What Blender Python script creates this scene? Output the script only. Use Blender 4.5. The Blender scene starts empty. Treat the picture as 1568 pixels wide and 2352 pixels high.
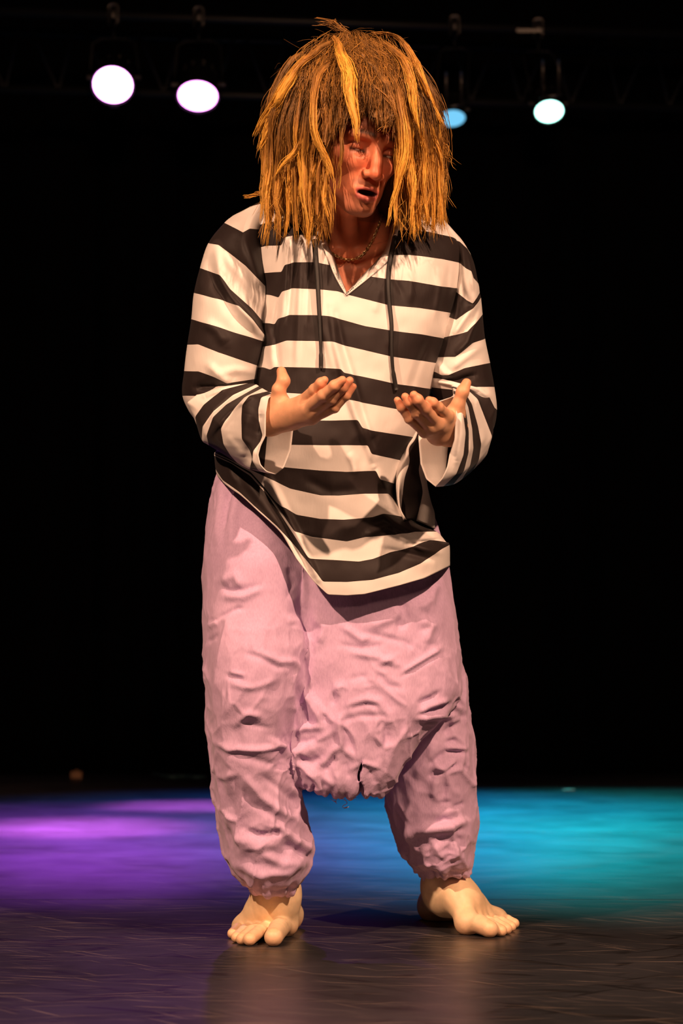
import bpy, math, random
import numpy as np
from mathutils import Vector, Matrix
from mathutils.bvhtree import BVHTree

rng = np.random.default_rng(7)
random.seed(7)
scene = bpy.context.scene
COL = scene.collection

# ------------------------------------------------------------------ camera
F, CX, CY = 5160.0, 784.0, 1176.0            # focal length in pixels of the 1568 x 2352 frame
CAM = np.array([0.0, -4.0, 0.48])
PITCH = math.atan2(355.0, F)
cam_data = bpy.data.cameras.new('camera')
cam_data.sensor_fit = 'VERTICAL'
cam_data.sensor_height = 22.3
cam_data.sensor_width = 22.3 * 1568 / 2352
cam_data.lens = F / 2352.0 * 22.3
cam_data.clip_end = 60
cam_data.dof.use_dof = True
cam_data.dof.focus_distance = 3.88
cam_data.dof.aperture_fstop = 3.2
cam = bpy.data.objects.new('camera', cam_data)
COL.objects.link(cam)
cam.location = CAM
cam.rotation_euler = (math.pi / 2 + PITCH, 0, 0)
scene.camera = cam

# ------------------------------------------------------------------ world, exposure
world = bpy.data.worlds.new('world')
scene.world = world
world.use_nodes = True
world.node_tree.nodes['Background'].inputs[0].default_value = (0.010, 0.009, 0.012, 1)
world.node_tree.nodes['Background'].inputs[1].default_value = 0.10
scene.view_settings.view_transform = 'Standard'
scene.view_settings.look = 'None'
scene.view_settings.exposure = 0.30
scene.view_settings.gamma = 1.0
scene.view_settings.use_curve_mapping = False


def spot(name, loc, target, power, color, angle, blend=0.5, radius=0.1):
    d = bpy.data.lights.new(name, 'SPOT')
    d.energy = power
    d.color = color
    d.spot_size = math.radians(angle)
    d.spot_blend = blend
    d.shadow_soft_size = radius
    o = bpy.data.objects.new(name, d)
    COL.objects.link(o)
    o.location = loc
    o.rotation_euler = (Vector(target) - Vector(loc)).to_track_quat('-Z', 'Y').to_euler()
    return o


WARM = (1.0, 0.57, 0.35)
# front-of-house lanterns: high, left and right of the audience
spot('front_lantern_left', (-2.9, -4.4, 4.45), (-0.05, 0.0, 0.85), 1480, WARM, 34, 0.6, 0.07)
spot('front_lantern_right', (2.9, -4.5, 4.70), (0.10, 0.0, 0.85), 1680, WARM, 34, 0.6, 0.07)
# weak warm fill added from the front to lift truss and figure, no real lamp
spot('front_fill', (0.6, -7.5, 3.4), (0.0, 3.0, 2.1), 470, WARM, 36, 1.0, 0.5)
# violet backlight above the frame, behind the performer, spilling over the front of the stage on the left
spot('violet_backlight', (-0.62, 5.3, 4.5), (-0.95, -0.2, 0.0), 85, (0.55, 0.09, 1.0), 21, 0.7, 0.06)

# ------------------------------------------------------------------ pixel <-> world
_cp, _sp = math.cos(PITCH), math.sin(PITCH)


def at(px, py, Y):
    """world point on the plane y = Y that projects to pixel (px, py); arrays allowed"""
    px, py, Y = np.broadcast_arrays(np.asarray(px, float), np.asarray(py, float), np.asarray(Y, float))
    dx = (px - CX) / F
    dy = (CY - py) / F
    fy = _cp - dy * _sp
    fz = _sp + dy * _cp
    t = (Y - CAM[1]) / fy
    return np.stack([CAM[0] + t * dx, Y, CAM[2] + t * fz], -1)


def fl(px, py, z=0.0):
    dx = (px - CX) / F
    dy = (CY - py) / F
    fy = _cp - dy * _sp
    fz = _sp + dy * _cp
    t = (z - CAM[2]) / fz
    return np.array([CAM[0] + t * dx, CAM[1] + t * fy, z])


def proj(P):
    d = P - CAM
    zc = d[..., 1] * _cp + d[..., 2] * _sp
    yc = -d[..., 1] * _sp + d[..., 2] * _cp
    return CX + F * d[..., 0] / zc, CY - F * yc / zc


# ------------------------------------------------------------------ materials
def new_mat(name):
    m = bpy.data.materials.new(name)
    m.use_nodes = True
    nt = m.node_tree
    return m, nt, nt.nodes['Principled BSDF']


def N(nt, kind, **kw):
    n = nt.nodes.new(kind)
    for k, v in kw.items():
        if k.startswith('i_'):
            key = k[2:]
            n.inputs[int(key) if key.isdigit() else key].default_value = v
        else:
            setattr(n, k, v)
    return n


def simple_mat(name, col, rough=0.5, metal=0.0, spec=0.5, noise=0.0, nscale=30.0):
    m, nt, b = new_mat(name)
    b.inputs['Base Color'].default_value = (*col, 1)
    b.inputs['Roughness'].default_value = rough
    b.inputs['Metallic'].default_value = metal
    b.inputs['Specular IOR Level'].default_value = spec
    if noise > 0:
        tc = N(nt, 'ShaderNodeTexCoord')
        nz = N(nt, 'ShaderNodeTexNoise', i_Scale=nscale, i_Detail=4.0)
        nt.links.new(tc.outputs['Object'], nz.inputs['Vector'])
        r = N(nt, 'ShaderNodeValToRGB')
        r.color_ramp.elements[0].color = (*[c * (1 - noise) for c in col], 1)
        r.color_ramp.elements[1].color = (*[min(1, c * (1 + noise)) for c in col], 1)
        nt.links.new(nz.outputs['Fac'], r.inputs['Fac'])
        nt.links.new(r.outputs['Color'], b.inputs['Base Color'])
    return m


def emit_mat(name, col, strength):
    m, nt, b = new_mat(name)
    b.inputs['Base Color'].default_value = (0.02, 0.02, 0.02, 1)
    b.inputs['Emission Color'].default_value = (*col, 1)
    b.inputs['Emission Strength'].default_value = strength
    return m


def weave(nt, b, scale, strength, vec='Object'):
    """fine woven thread relief"""
    tc = N(nt, 'ShaderNodeTexCoord')
    w1 = N(nt, 'ShaderNodeTexNoise', i_Scale=scale, i_Detail=3.0)
    mp = N(nt, 'ShaderNodeMapping')
    mp.inputs['Scale'].default_value = (1, 1, 0.25)
    nt.links.new(tc.outputs[vec], mp.inputs['Vector'])
    nt.links.new(mp.outputs['Vector'], w1.inputs['Vector'])
    bp = N(nt, 'ShaderNodeBump', i_Strength=strength, i_Distance=0.002)
    nt.links.new(w1.outputs['Fac'], bp.inputs['Height'])
    nt.links.new(bp.outputs['Normal'], b.inputs['Normal'])
    return w1


# shirt: stripes follow the fabric coordinate stored on the mesh
m_shirt, nt, b = new_mat('striped_cotton')
att = N(nt, 'ShaderNodeAttribute', attribute_name='stripe')
half = N(nt, 'ShaderNodeMath', operation='MULTIPLY', i_1=0.5)
frac = N(nt, 'ShaderNodeMath', operation='FRACT')
gt = N(nt, 'ShaderNodeMath', operation='GREATER_THAN', i_1=0.5)
mix = N(nt, 'ShaderNodeMix', data_type='RGBA')
mix.inputs['A'].default_value = (0.80, 0.76, 0.74, 1)
mix.inputs['B'].default_value = (0.020, 0.013, 0.013, 1)
nt.links.new(att.outputs['Fac'], half.inputs[0])
nt.links.new(half.outputs[0], frac.inputs[0])
nt.links.new(frac.outputs[0], gt.inputs[0])
nt.links.new(gt.outputs[0], mix.inputs['Factor'])
nt.links.new(mix.outputs['Result'], b.inputs['Base Color'])
b.inputs['Roughness'].default_value = 0.62
b.inputs['Specular IOR Level'].default_value = 0.28
b.inputs['Sheen Weight'].default_value = 0.03
weave(nt, b, 260, 0.12)

m_facing = simple_mat('pale_facing_cloth', (0.74, 0.70, 0.68), 0.7, noise=0.12, nscale=60)
m_string = simple_mat('black_cotton_tape', (0.012, 0.010, 0.010), 0.6, noise=0.3, nscale=200)

m_trouser, nt, b = new_mat('lavender_linen')
tc = N(nt, 'ShaderNodeTexCoord')
mp = N(nt, 'ShaderNodeMapping')
mp.inputs['Scale'].default_value = (1, 1, 0.3)
nz = N(nt, 'ShaderNodeTexNoise', i_Scale=420.0, i_Detail=2.0)
nz2 = N(nt, 'ShaderNodeTexNoise', i_Scale=7.0, i_Detail=3.0)
nt.links.new(tc.outputs['Object'], mp.inputs['Vector'])
nt.links.new(mp.outputs['Vector'], nz.inputs['Vector'])
nt.links.new(tc.outputs['Object'], nz2.inputs['Vector'])
add = N(nt, 'ShaderNodeMath', operation='ADD')
nt.links.new(nz.outputs['Fac'], add.inputs[0])
nt.links.new(nz2.outputs['Fac'], add.inputs[1])
rp = N(nt, 'ShaderNodeMapRange', i_1=0.7, i_2=1.3)
nt.links.new(add.outputs[0], rp.inputs['Value'])
mix = N(nt, 'ShaderNodeMix', data_type='RGBA')
mix.inputs['A'].default_value = (0.54, 0.372, 0.60, 1)
mix.inputs['B'].default_value = (0.67, 0.468, 0.72, 1)
nt.links.new(rp.outputs['Result'], mix.inputs['Factor'])
nt.links.new(mix.outputs['Result'], b.inputs['Base Color'])
b.inputs['Roughness'].default_value = 0.8
b.inputs['Specular IOR Level'].default_value = 0.2
b.inputs['Sheen Weight'].default_value = 0.15
bp = N(nt, 'ShaderNodeBump', i_Strength=0.25, i_Distance=0.0015)
nt.links.new(nz.outputs['Fac'], bp.inputs['Height'])
nt.links.new(bp.outputs['Normal'], b.inputs['Normal'])

m_skin, nt, b = new_mat('skin')
att = N(nt, 'ShaderNodeAttribute', attribute_name='tint')
tc = N(nt, 'ShaderNodeTexCoord')
nz = N(nt, 'ShaderNodeTexNoise', i_Scale=55.0, i_Detail=4.0)
nt.links.new(tc.outputs['Object'], nz.inputs['Vector'])
rp = N(nt, 'ShaderNodeMapRange', i_1=0.3, i_2=0.7, i_3=0.88, i_4=1.08)
nt.links.new(nz.outputs['Fac'], rp.inputs['Value'])
vm = N(nt, 'ShaderNodeVectorMath', operation='SCALE')
nt.links.new(att.outputs['Color'], vm.inputs[0])
nt.links.new(rp.outputs['Result'], vm.inputs['Scale'])
nt.links.new(vm.outputs['Vector'], b.inputs['Base Color'])
b.inputs['Roughness'].default_value = 0.48
b.inputs['Specular IOR Level'].default_value = 0.4
b.inputs['Subsurface Weight'].default_value = 0.18
b.inputs['Subsurface Radius'].default_value = (1.0, 0.30, 0.12)
b.inputs['Subsurface Scale'].default_value = 0.008
nz3 = N(nt, 'ShaderNodeTexNoise', i_Scale=420.0, i_Detail=2.0)
nt.links.new(tc.outputs['Object'], nz3.inputs['Vector'])
bp = N(nt, 'ShaderNodeBump', i_Strength=0.10, i_Distance=0.001)
nt.links.new(nz3.outputs['Fac'], bp.inputs['Height'])
nt.links.new(bp.outputs['Normal'], b.inputs['Normal'])

m_hair, nt, b = new_mat('bleached_hair')
att = N(nt, 'ShaderNodeAttribute', attribute_name='gold')
tc = N(nt, 'ShaderNodeTexCoord')
nz = N(nt, 'ShaderNodeTexNoise', i_Scale=90.0, i_Detail=4.0)
mp = N(nt, 'ShaderNodeMapping')
mp.inputs['Scale'].default_value = (1, 1, 0.2)
nt.links.new(tc.outputs['Object'], mp.inputs['Vector'])
nt.links.new(mp.outputs['Vector'], nz.inputs['Vector'])
ma = N(nt, 'ShaderNodeMath', operation='MULTIPLY_ADD', i_1=0.5, i_2=-0.25)
nt.links.new(nz.outputs['Fac'], ma.inputs[0])
ad = N(nt, 'ShaderNodeMath', operation='ADD')
nt.links.new(att.outputs['Fac'], ad.inputs[0])
nt.links.new(ma.outputs[0], ad.inputs[1])
cr = N(nt, 'ShaderNodeValToRGB')
cr.color_ramp.elements[0].position = 0.0
cr.color_ramp.elements[0].color = (0.100, 0.052, 0.016, 1)
cr.color_ramp.elements[1].position = 1.0
cr.color_ramp.elements[1].color = (0.96, 0.52, 0.080, 1)
e = cr.color_ramp.elements.new(0.45)
e.color = (0.38, 0.172, 0.033, 1)
nt.links.new(ad.outputs[0], cr.inputs['Fac'])
nt.links.new(cr.outputs['Color'], b.inputs['Base Color'])
b.inputs['Roughness'].default_value = 0.55
b.inputs['Specular IOR Level'].default_value = 0.35
bp = N(nt, 'ShaderNodeBump', i_Strength=0.5, i_Distance=0.003)
nt.links.new(nz.outputs['Fac'], bp.inputs['Height'])
nt.links.new(bp.outputs['Normal'], b.inputs['Normal'])

m_gold = simple_mat('pale_gold', (0.95, 0.80, 0.48), 0.30, 1.0)
m_eye = simple_mat('eye_white', (0.75, 0.70, 0.66), 0.2)
m_black_metal = simple_mat('black_painted_metal', (0.012, 0.012, 0.013), 0.42, 0.3, noise=0.3, nscale=40)
m_steel = simple_mat('dull_steel', (0.32, 0.30, 0.28), 0.35, 0.9, noise=0.2, nscale=60)

# ------------------------------------------------------------------ mesh helpers
def mesh_from(name, V, Fc, mat=None, smooth=True, attrs=None):
    me = bpy.data.meshes.new(name)
    V = np.asarray(V, np.float32)
    if isinstance(Fc, np.ndarray):
        k = Fc.shape[1]
        me.vertices.add(len(V))
        me.vertices.foreach_set('co', V.ravel())
        me.loops.add(Fc.size)
        me.loops.foreach_set('vertex_index', Fc.astype(np.int32).ravel())
        me.polygons.add(len(Fc))
        me.polygons.foreach_set('loop_start', np.arange(0, Fc.size, k, dtype=np.int32))
        me.update(calc_edges=True)
    else:
        me.from_pydata([tuple(map(float, v)) for v in V], [], [tuple(map(int, f)) for f in Fc])
    me.validate()
    if smooth:
        me.polygons.foreach_set('use_smooth', np.ones(len(me.polygons), bool))
    if mat:
        me.materials.append(mat)
    for an, (kind, arr) in (attrs or {}).items():
        if kind == 'F':
            a = me.attributes.new(an, 'FLOAT', 'POINT')
            a.data.foreach_set('value', np.asarray(arr, np.float32).ravel())
        else:
            a = me.color_attributes.new(an, 'FLOAT_COLOR', 'POINT')
            c = np.ones((len(arr), 4), np.float32)
            c[:, :3] = arr
            a.data.foreach_set('color', c.ravel())
    return me


def link(name, me, parent=None, loc=None):
    o = bpy.data.objects.new(name, me)
    COL.objects.link(o)
    if parent is not None:
        o.parent = parent
    if loc is not None:
        o.location = loc
    return o


def tag(o, label=None, category=None, group=None, kind=None):
    for k, v in (('label', label), ('category', category), ('group', group), ('kind', kind)):
        if v:
            o[k] = v
    return o


class MB:
    """collects simple shapes into one mesh"""
    def __init__(self):
        self.V, self.F = [], []

    def add(self, V, Fc):
        n = len(self.V)
        self.V += [tuple(map(float, v)) for v in V]
        self.F += [tuple(int(i) + n for i in f) for f in Fc]
        return self

    def box(self, c, s, R=None):
        c = np.array(c, float)
        v = np.array([[x, y, z] for x in (-1, 1) for y in (-1, 1) for z in (-1, 1)], float) * np.array(s) / 2
        if R is not None:
            v = v @ np.array(R).T
        return self.add(v + c, [(0, 1, 3, 2), (4, 6, 7, 5), (0, 4, 5, 1), (2, 3, 7, 6), (0, 2, 6, 4), (1, 5, 7, 3)])

    def tube(self, pts, r, n=10, closed=False, cap=True):
        pts = np.asarray(pts, float)
        m = len(pts)
        r = np.broadcast_to(np.asarray(r, float), (m,))
        V, Fc = tube_arrays(pts, r, n, closed)
        Fc = [tuple(f) for f in Fc]
        if cap and not closed:
            Fc.append(tuple(range(n))[::-1])
            Fc.append(tuple(range((m - 1) * n, m * n)))
        return self.add(V, Fc)

    def lathe(self, prof, n=32, M=None):
        """prof: (radius, height) pairs about local z"""
        V, Fc = [], []
        for r, z in prof:
            for k in range(n):
                a = 2 * math.pi * k / n
                V.append((r * math.cos(a), r * math.sin(a), z))
        for i in range(len(prof) - 1):
            for k in range(n):
                k2 = (k + 1) % n
                Fc.append((i * n + k, i * n + k2, (i + 1) * n + k2, (i + 1) * n + k))
        Fc.append(tuple(range(n))[::-1])
        Fc.append(tuple(range((len(prof) - 1) * n, len(prof) * n)))
        V = np.array(V)
        if M is not None:
            V = V @ np.array(M)[:3, :3].T + np.array(M)[:3, 3]
        return self.add(V, Fc)

    def obj(self, name, mat, parent=None, smooth=False, loc=None):
        me = mesh_from(name, np.array(self.V), self.F, mat, smooth)
        return link(name, me, parent, loc)


def tube_arrays(pts, r, n, closed=False):
    m = len(pts)
    T = np.gradient(pts, axis=0) if not closed else (np.roll(pts, -1, 0) - np.roll(pts, 1, 0))
    T /= np.linalg.norm(T, axis=1, keepdims=True) + 1e-12
    up = np.array([0.0, -1.0, 0.15])
    Bn = np.zeros_like(pts)
    prev = np.cross(T[0], up)
    if np.linalg.norm(prev) < 1e-3:
        prev = np.cross(T[0], [1, 0, 0])
    for i in range(m):
        prev = prev - T[i] * np.dot(prev, T[i])
        prev /= np.linalg.norm(prev) + 1e-12
        Bn[i] = prev
    Nn = np.cross(T, Bn)
    a = np.arange(n) * 2 * np.pi / n
    V = pts[:, None] + r[:, None, None] * (np.cos(a)[None, :, None] * Bn[:, None] + np.sin(a)[None, :, None] * Nn[:, None])
    i = np.arange(m if closed else m - 1)[:, None]
    k = np.arange(n)[None]
    k2 = (k + 1) % n
    i2 = (i + 1) % m
    Fc = np.stack([i * n + k, i2 * n + k, i2 * n + k2, i * n + k2], -1).reshape(-1, 4)
    return V.reshape(-1, 3), Fc


def smoothstep(a, b, x):
    t = np.clip((x - a) / (b - a), 0, 1)
    return t * t * (3 - 2 * t)


# ---- value noise
_perm = rng.permutation(256).astype(np.int64)
_vals = rng.random(256).astype(np.float32) * 2 - 1


def vnoise(P):
    P = np.asarray(P, np.float32)
    i = np.floor(P).astype(np.int64)
    f = P - i
    f = f * f * (3 - 2 * f)
    out = 0
    for dx in (0, 1):
        wx = f[..., 0] if dx else 1 - f[..., 0]
        for dy in (0, 1):
            wy = f[..., 1] if dy else 1 - f[..., 1]
            for dz in (0, 1):
                wz = f[..., 2] if dz else 1 - f[..., 2]
                h = _perm[(_perm[(_perm[(i[..., 0] + dx) & 255] + i[..., 1] + dy) & 255] + i[..., 2] + dz) & 255]
                out = out + wx * wy * wz * _vals[h]
    return out


def fbm(P, oct=3):
    o, a = 0, 1.0
    for k in range(oct):
        o = o + a * vnoise(P * 2 ** k + 17.3 * k)
        a *= 0.5
    return o


# ---- signed distance toolkit
def rcone(P, a, b, ra, rb):
    a = np.asarray(a, np.float32)
    ba = np.asarray(b, np.float32) - a
    pa = P - a
    h = np.clip(pa @ ba / max(float(ba @ ba), 1e-9), 0, 1)
    return np.linalg.norm(pa - h[:, None] * ba, axis=1) - (ra + (rb - ra) * h)


def ell(P, c, r, R=None):
    q = P - np.asarray(c, np.float32)
    if R is not None:
        q = q @ np.asarray(R, np.float32)
    r = np.asarray(r, np.float32)
    k0 = np.linalg.norm(q / r, axis=1)
    k1 = np.linalg.norm(q / (r * r), axis=1) + 1e-9
    return k0 * (k0 - 1) / k1


def smin(a, b, k):
    h = np.clip(0.5 + 0.5 * (b - a) / k, 0, 1)
    return b * (1 - h) + a * h - k * h * (1 - h)


def ssub(a, b, k):
    return -smin(-a, b, k)


def surface_nets(fn, lo, hi, h, pad=2.0):
    lo = np.array(lo, np.float32)
    hi = np.array(hi, np.float32)
    nb = np.ceil((hi - lo) / (4 * h)).astype(int) + 1
    n = (nb - 1) * 4 + 1
    cg = np.stack(np.meshgrid(*[lo[k] + 4 * h * np.arange(nb[k]) for k in range(3)], indexing='ij'), -1).astype(np.float32)
    cf = fn(cg.reshape(-1, 3)).reshape(nb)
    idx = [np.minimum((np.arange(n[k]) + 2) // 4, nb[k] - 1) for k in range(3)]
    Fg = cf[np.ix_(*idx)].copy()
    act = np.abs(Fg) < 4 * h * pad
    ii = np.argwhere(act)
    P = lo + ii.astype(np.float32) * h
    out = np.empty(len(P), np.float32)
    for s in range(0, len(P), 400000):
        out[s:s + 400000] = fn(P[s:s + 400000])
    Fg[act] = out
    S = Fg < 0
    c = [S[dx:n[0] - 1 + dx, dy:n[1] - 1 + dy, dz:n[2] - 1 + dz] for dx in (0, 1) for dy in (0, 1) for dz in (0, 1)]
    cnt = sum(x.astype(np.int8) for x in c)
    mask = (cnt > 0) & (cnt < 8)
    cells = np.argwhere(mask)
    vid = -np.ones(mask.shape, np.int64)
    vid[mask] = np.arange(len(cells))
    pos = np.zeros((len(cells), 3), np.float32)
    num = np.zeros(len(cells), np.float32)
    offs = [(dx, dy, dz) for dx in (0, 1) for dy in (0, 1) for dz in (0, 1)]
    for a in range(8):
        for bb in range(a + 1, 8):
            d = np.abs(np.array(offs[a]) - np.array(offs[bb]))
            if d.sum() != 1:
                continue
            fa = Fg[tuple((cells + offs[a]).T)]
            fb = Fg[tuple((cells + offs[bb]).T)]
            cr_ = (fa < 0) != (fb < 0)
            t = np.where(cr_, fa / np.where(cr_, fa - fb, 1), 0)
            p = np.array(offs[a], np.float32) + t[:, None] * (np.array(offs[bb], np.float32) - np.array(offs[a], np.float32))
            pos += np.where(cr_[:, None], p, 0)
            num += cr_
    V = lo + h * (cells + pos / num[:, None])
    quads = []
    for ax in range(3):
        u, w = [(1, 2), (2, 0), (0, 1)][ax]
        sl0 = [slice(None)] * 3
        sl1 = [slice(None)] * 3
        sl0[ax] = slice(0, -1)
        sl1[ax] = slice(1, None)
        s0, s1 = S[tuple(sl0)], S[tuple(sl1)]
        e = np.argwhere(s0 != s1)
        ok = (e[:, u] > 0) & (e[:, w] > 0) & (e[:, u] < n[u] - 1) & (e[:, w] < n[w] - 1)
        e = e[ok]
        du = np.zeros(3, int); du[u] = 1
        dw = np.zeros(3, int); dw[w] = 1
        q = np.stack([vid[tuple((e - du - dw).T)], vid[tuple((e - dw).T)], vid[tuple(e.T)], vid[tuple((e - du).T)]], 1)
        flip = ~s0[tuple(e.T)]
        q[flip] = q[flip][:, ::-1]
        quads.append(q)
    Q = np.concatenate(quads)
    Q = Q[(Q >= 0).all(1)]
    return V.astype(np.float32), Q


def laplace(V, Q, it=2, lam=0.5):
    a = np.concatenate([Q[:, [0, 1]], Q[:, [1, 2]], Q[:, [2, 3]], Q[:, [3, 0]]])
    for _ in range(it):
        S = np.zeros_like(V)
        n = np.zeros(len(V), np.float32)
        np.add.at(S, a[:, 0], V[a[:, 1]])
        np.add.at(n, a[:, 0], 1)
        V = V + lam * (S / np.maximum(n, 1)[:, None] - V)
    return V


def vnormals(V, Q):
    fn = np.cross(V[Q[:, 2]] - V[Q[:, 0]], V[Q[:, 3]] - V[Q[:, 1]])
    Nn = np.zeros_like(V)
    for k in range(4):
        np.add.at(Nn, Q[:, k], fn)
    return Nn / (np.linalg.norm(Nn, axis=1, keepdims=True) + 1e-12)


def strokes(px, py, items):
    """raised (or sunk) folds along polylines given in the frame of the front view; returns a height"""
    H = np.zeros_like(px)
    for pts, w, amp in items:
        pts = np.array(pts, float)
        lo = pts.min(0) - 3 * w
        hi = pts.max(0) + 3 * w
        m = (px > lo[0]) & (px < hi[0]) & (py > lo[1]) & (py < hi[1])
        if not m.any():
            continue
        X, Yy = px[m], py[m]
        L = np.concatenate([[0], np.cumsum(np.linalg.norm(np.diff(pts, axis=0), axis=1))])
        best = np.full(len(X), 1e9)
        tt = np.zeros(len(X))
        for i in range(len(pts) - 1):
            a, b2 = pts[i], pts[i + 1]
            d = b2 - a
            t = np.clip(((X - a[0]) * d[0] + (Yy - a[1]) * d[1]) / max(d @ d, 1e-9), 0, 1)
            dist = np.hypot(X - a[0] - t * d[0], Yy - a[1] - t * d[1])
            better = dist < best
            best = np.where(better, dist, best)
            tt = np.where(better, (L[i] + t * (L[i + 1] - L[i])) / L[-1], tt)
        taper = np.sqrt(np.clip(np.minimum(tt, 1 - tt) * 5, 0.08, 1))
        H[m] += amp * np.exp(-(best / w) ** 2) * taper
    return H


def curve(pts, n):
    """smooth resample of a polyline (Catmull-Rom by arc length)"""
    pts = np.asarray(pts, float)
    if len(pts) > 2:
        P = np.vstack([2 * pts[0] - pts[1], pts, 2 * pts[-1] - pts[-2]])
        out = []
        for i in range(1, len(P) - 2):
            t = np.linspace(0, 1, 12, endpoint=False)[:, None]
            p0, p1, p2, p3 = P[i - 1], P[i], P[i + 1], P[i + 2]
            out.append(0.5 * (2 * p1 + (p2 - p0) * t + (2 * p0 - 5 * p1 + 4 * p2 - p3) * t ** 2 + (3 * p1 - p0 - 3 * p2 + p3) * t ** 3))
        out.append(P[-2][None])
        pts = np.vstack(out)
    L = np.concatenate([[0], np.cumsum(np.linalg.norm(np.diff(pts, axis=0), axis=1))])
    s = np.linspace(0, L[-1], n)
    return np.stack([np.interp(s, L, pts[:, k]) for k in range(pts.shape[1])], 1)


# ================================================================== STAGE
m_floor, nt, b = new_mat('scuffed_black_vinyl')
tc = N(nt, 'ShaderNodeTexCoord')
base = N(nt, 'ShaderNodeTexNoise', i_Scale=3.0, i_Detail=6.0, i_Roughness=0.65)
nt.links.new(tc.outputs['Object'], base.inputs['Vector'])
br = N(nt, 'ShaderNodeMapRange', i_1=0.3, i_2=0.75, i_3=0.7, i_4=1.35)
nt.links.new(base.outputs['Fac'], br.inputs['Value'])


def streak(rot, sx, sy, lo, hi, dist=0.0):
    mp = N(nt, 'ShaderNodeMapping')
    mp.inputs['Rotation'].default_value = (0, 0, rot)
    mp2 = N(nt, 'ShaderNodeMapping')
    mp2.inputs['Scale'].default_value = (sx, sy, 1)
    nt.links.new(tc.outputs['Object'], mp.inputs['Vector'])
    nt.links.new(mp.outputs['Vector'], mp2.inputs['Vector'])
    nz = N(nt, 'ShaderNodeTexNoise', i_Scale=1.0, i_Detail=2.0, i_Distortion=dist)
    nt.links.new(mp2.outputs['Vector'], nz.inputs['Vector'])
    r = N(nt, 'ShaderNodeMapRange', i_1=lo, i_2=hi)
    nt.links.new(nz.outputs['Fac'], r.inputs['Value'])
    return r.outputs['Result']


def mx(a, c):
    n = N(nt, 'ShaderNodeMath', operation='MAXIMUM')
    nt.links.new(a, n.inputs[0])
    nt.links.new(c, n.inputs[1])
    return n.outputs[0]


light_scr = mx(mx(streak(0.35, 3.6, 75, 0.635, 0.74), streak(-0.25, 3.2, 90, 0.64, 0.75)), mx(streak(0.9, 4.0, 95, 0.645, 0.75), streak(0.05, 2.6, 65, 0.64, 0.74)))
dark_scr = mx(streak(0.6, 5.0, 22, 0.60, 0.68, 0.6), streak(-0.7, 6.0, 26, 0.61, 0.69, 0.8))
dots = N(nt, 'ShaderNodeTexVoronoi', i_Scale=11.0)
nt.links.new(tc.outputs['Object'], dots.inputs['Vector'])
dr = N(nt, 'ShaderNodeMapRange', i_1=0.05, i_2=0.03)
nt.links.new(dots.outputs['Distance'], dr.inputs['Value'])
cA = N(nt, 'ShaderNodeVectorMath', operation='SCALE')
cA.inputs[0].default_value = (0.022, 0.022, 0.026)
nt.links.new(br.outputs['Result'], cA.inputs['Scale'])
m1 = N(nt, 'ShaderNodeMix', data_type='RGBA')
m1.inputs['B'].default_value = (0.010, 0.009, 0.010, 1)
nt.links.new(dark_scr, m1.inputs['Factor'])
nt.links.new(cA.outputs['Vector'], m1.inputs['A'])
m2 = N(nt, 'ShaderNodeMix', data_type='RGBA')
m2.inputs['B'].default_value = (0.15, 0.12, 0.105, 1)
nt.links.new(light_scr, m2.inputs['Factor'])
nt.links.new(m1.outputs['Result'], m2.inputs['A'])
nt.links.new(m2.outputs['Result'], b.inputs['Base Color'])
rr = N(nt, 'ShaderNodeMapRange', i_1=0.3, i_2=0.7, i_3=0.30, i_4=0.44)
nt.links.new(base.outputs['Fac'], rr.inputs['Value'])
nt.links.new(rr.outputs['Result'], b.inputs['Roughness'])
b.inputs['Specular IOR Level'].default_value = 0.35
bp = N(nt, 'ShaderNodeBump', i_Strength=0.08, i_Distance=0.004)
nt.links.new(base.outputs['Fac'], bp.inputs['Height'])
nt.links.new(bp.outputs['Normal'], b.inputs['Normal'])

m_gap = simple_mat('dark_underlay', (0.006, 0.006, 0.006), 0.9, noise=0.3)
floor = MB().box((0, 1.5, -0.055), (16, 13, 0.10)).obj('floor', m_gap)
tag(floor, 'black scuffed stage floor of long vinyl strips', kind='structure')
Y2 = fl(784, 2066)[1]
Y1 = fl(784, 1911)[1]
W = Y1 - Y2
for k in range(-2, 4):
    ya, yb = Y2 + k * W, Y2 + (k + 1) * W
    yb = min(yb, 6.4)
    if yb - ya < 0.1:
        continue
    o = MB().box((0, 0, 0), (16, yb - ya - 0.007, 0.012)).obj('vinyl_strip', m_floor, floor, loc=(0, (ya + yb) / 2, -0.006))

# black backdrop curtain with soft vertical pleats
m_curtain = simple_mat('black_velvet', (0.0035, 0.0033, 0.0040), 0.95, 0, 0.05, noise=0.3, nscale=6)
YB = 6.15
xs = np.linspace(-8, 8, 641)
zs = np.linspace(0.0, 6.5, 14)
X, Z = np.meshgrid(xs, zs, indexing='ij')
ph = fbm(np.stack([xs * 0.9, xs * 0, xs * 0], -1), 3) * 5
Yc = YB + 0.05 * np.sin(xs * 11 + ph)[:, None] * (0.5 + 0.5 * (1 - Z / 6.5)) + 0.03 * np.sin(xs * 23 + 2 * ph)[:, None]
Vc = np.stack([X, Yc, Z], -1).reshape(-1, 3)
i, k = np.meshgrid(np.arange(640), np.arange(13), indexing='ij')
Fc = np.stack([i * 14 + k, (i + 1) * 14 + k, (i + 1) * 14 + k + 1, i * 14 + k + 1], -1).reshape(-1, 4)
curtain = link('wall_back', mesh_from('wall_back', Vc, Fc, m_curtain))
tag(curtain, 'black pleated backdrop curtain closing the stage', kind='structure')
sm = curtain.modifiers.new('thick', 'SOLIDIFY')
sm.thickness = 0.01
sm.offset = 1

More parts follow.
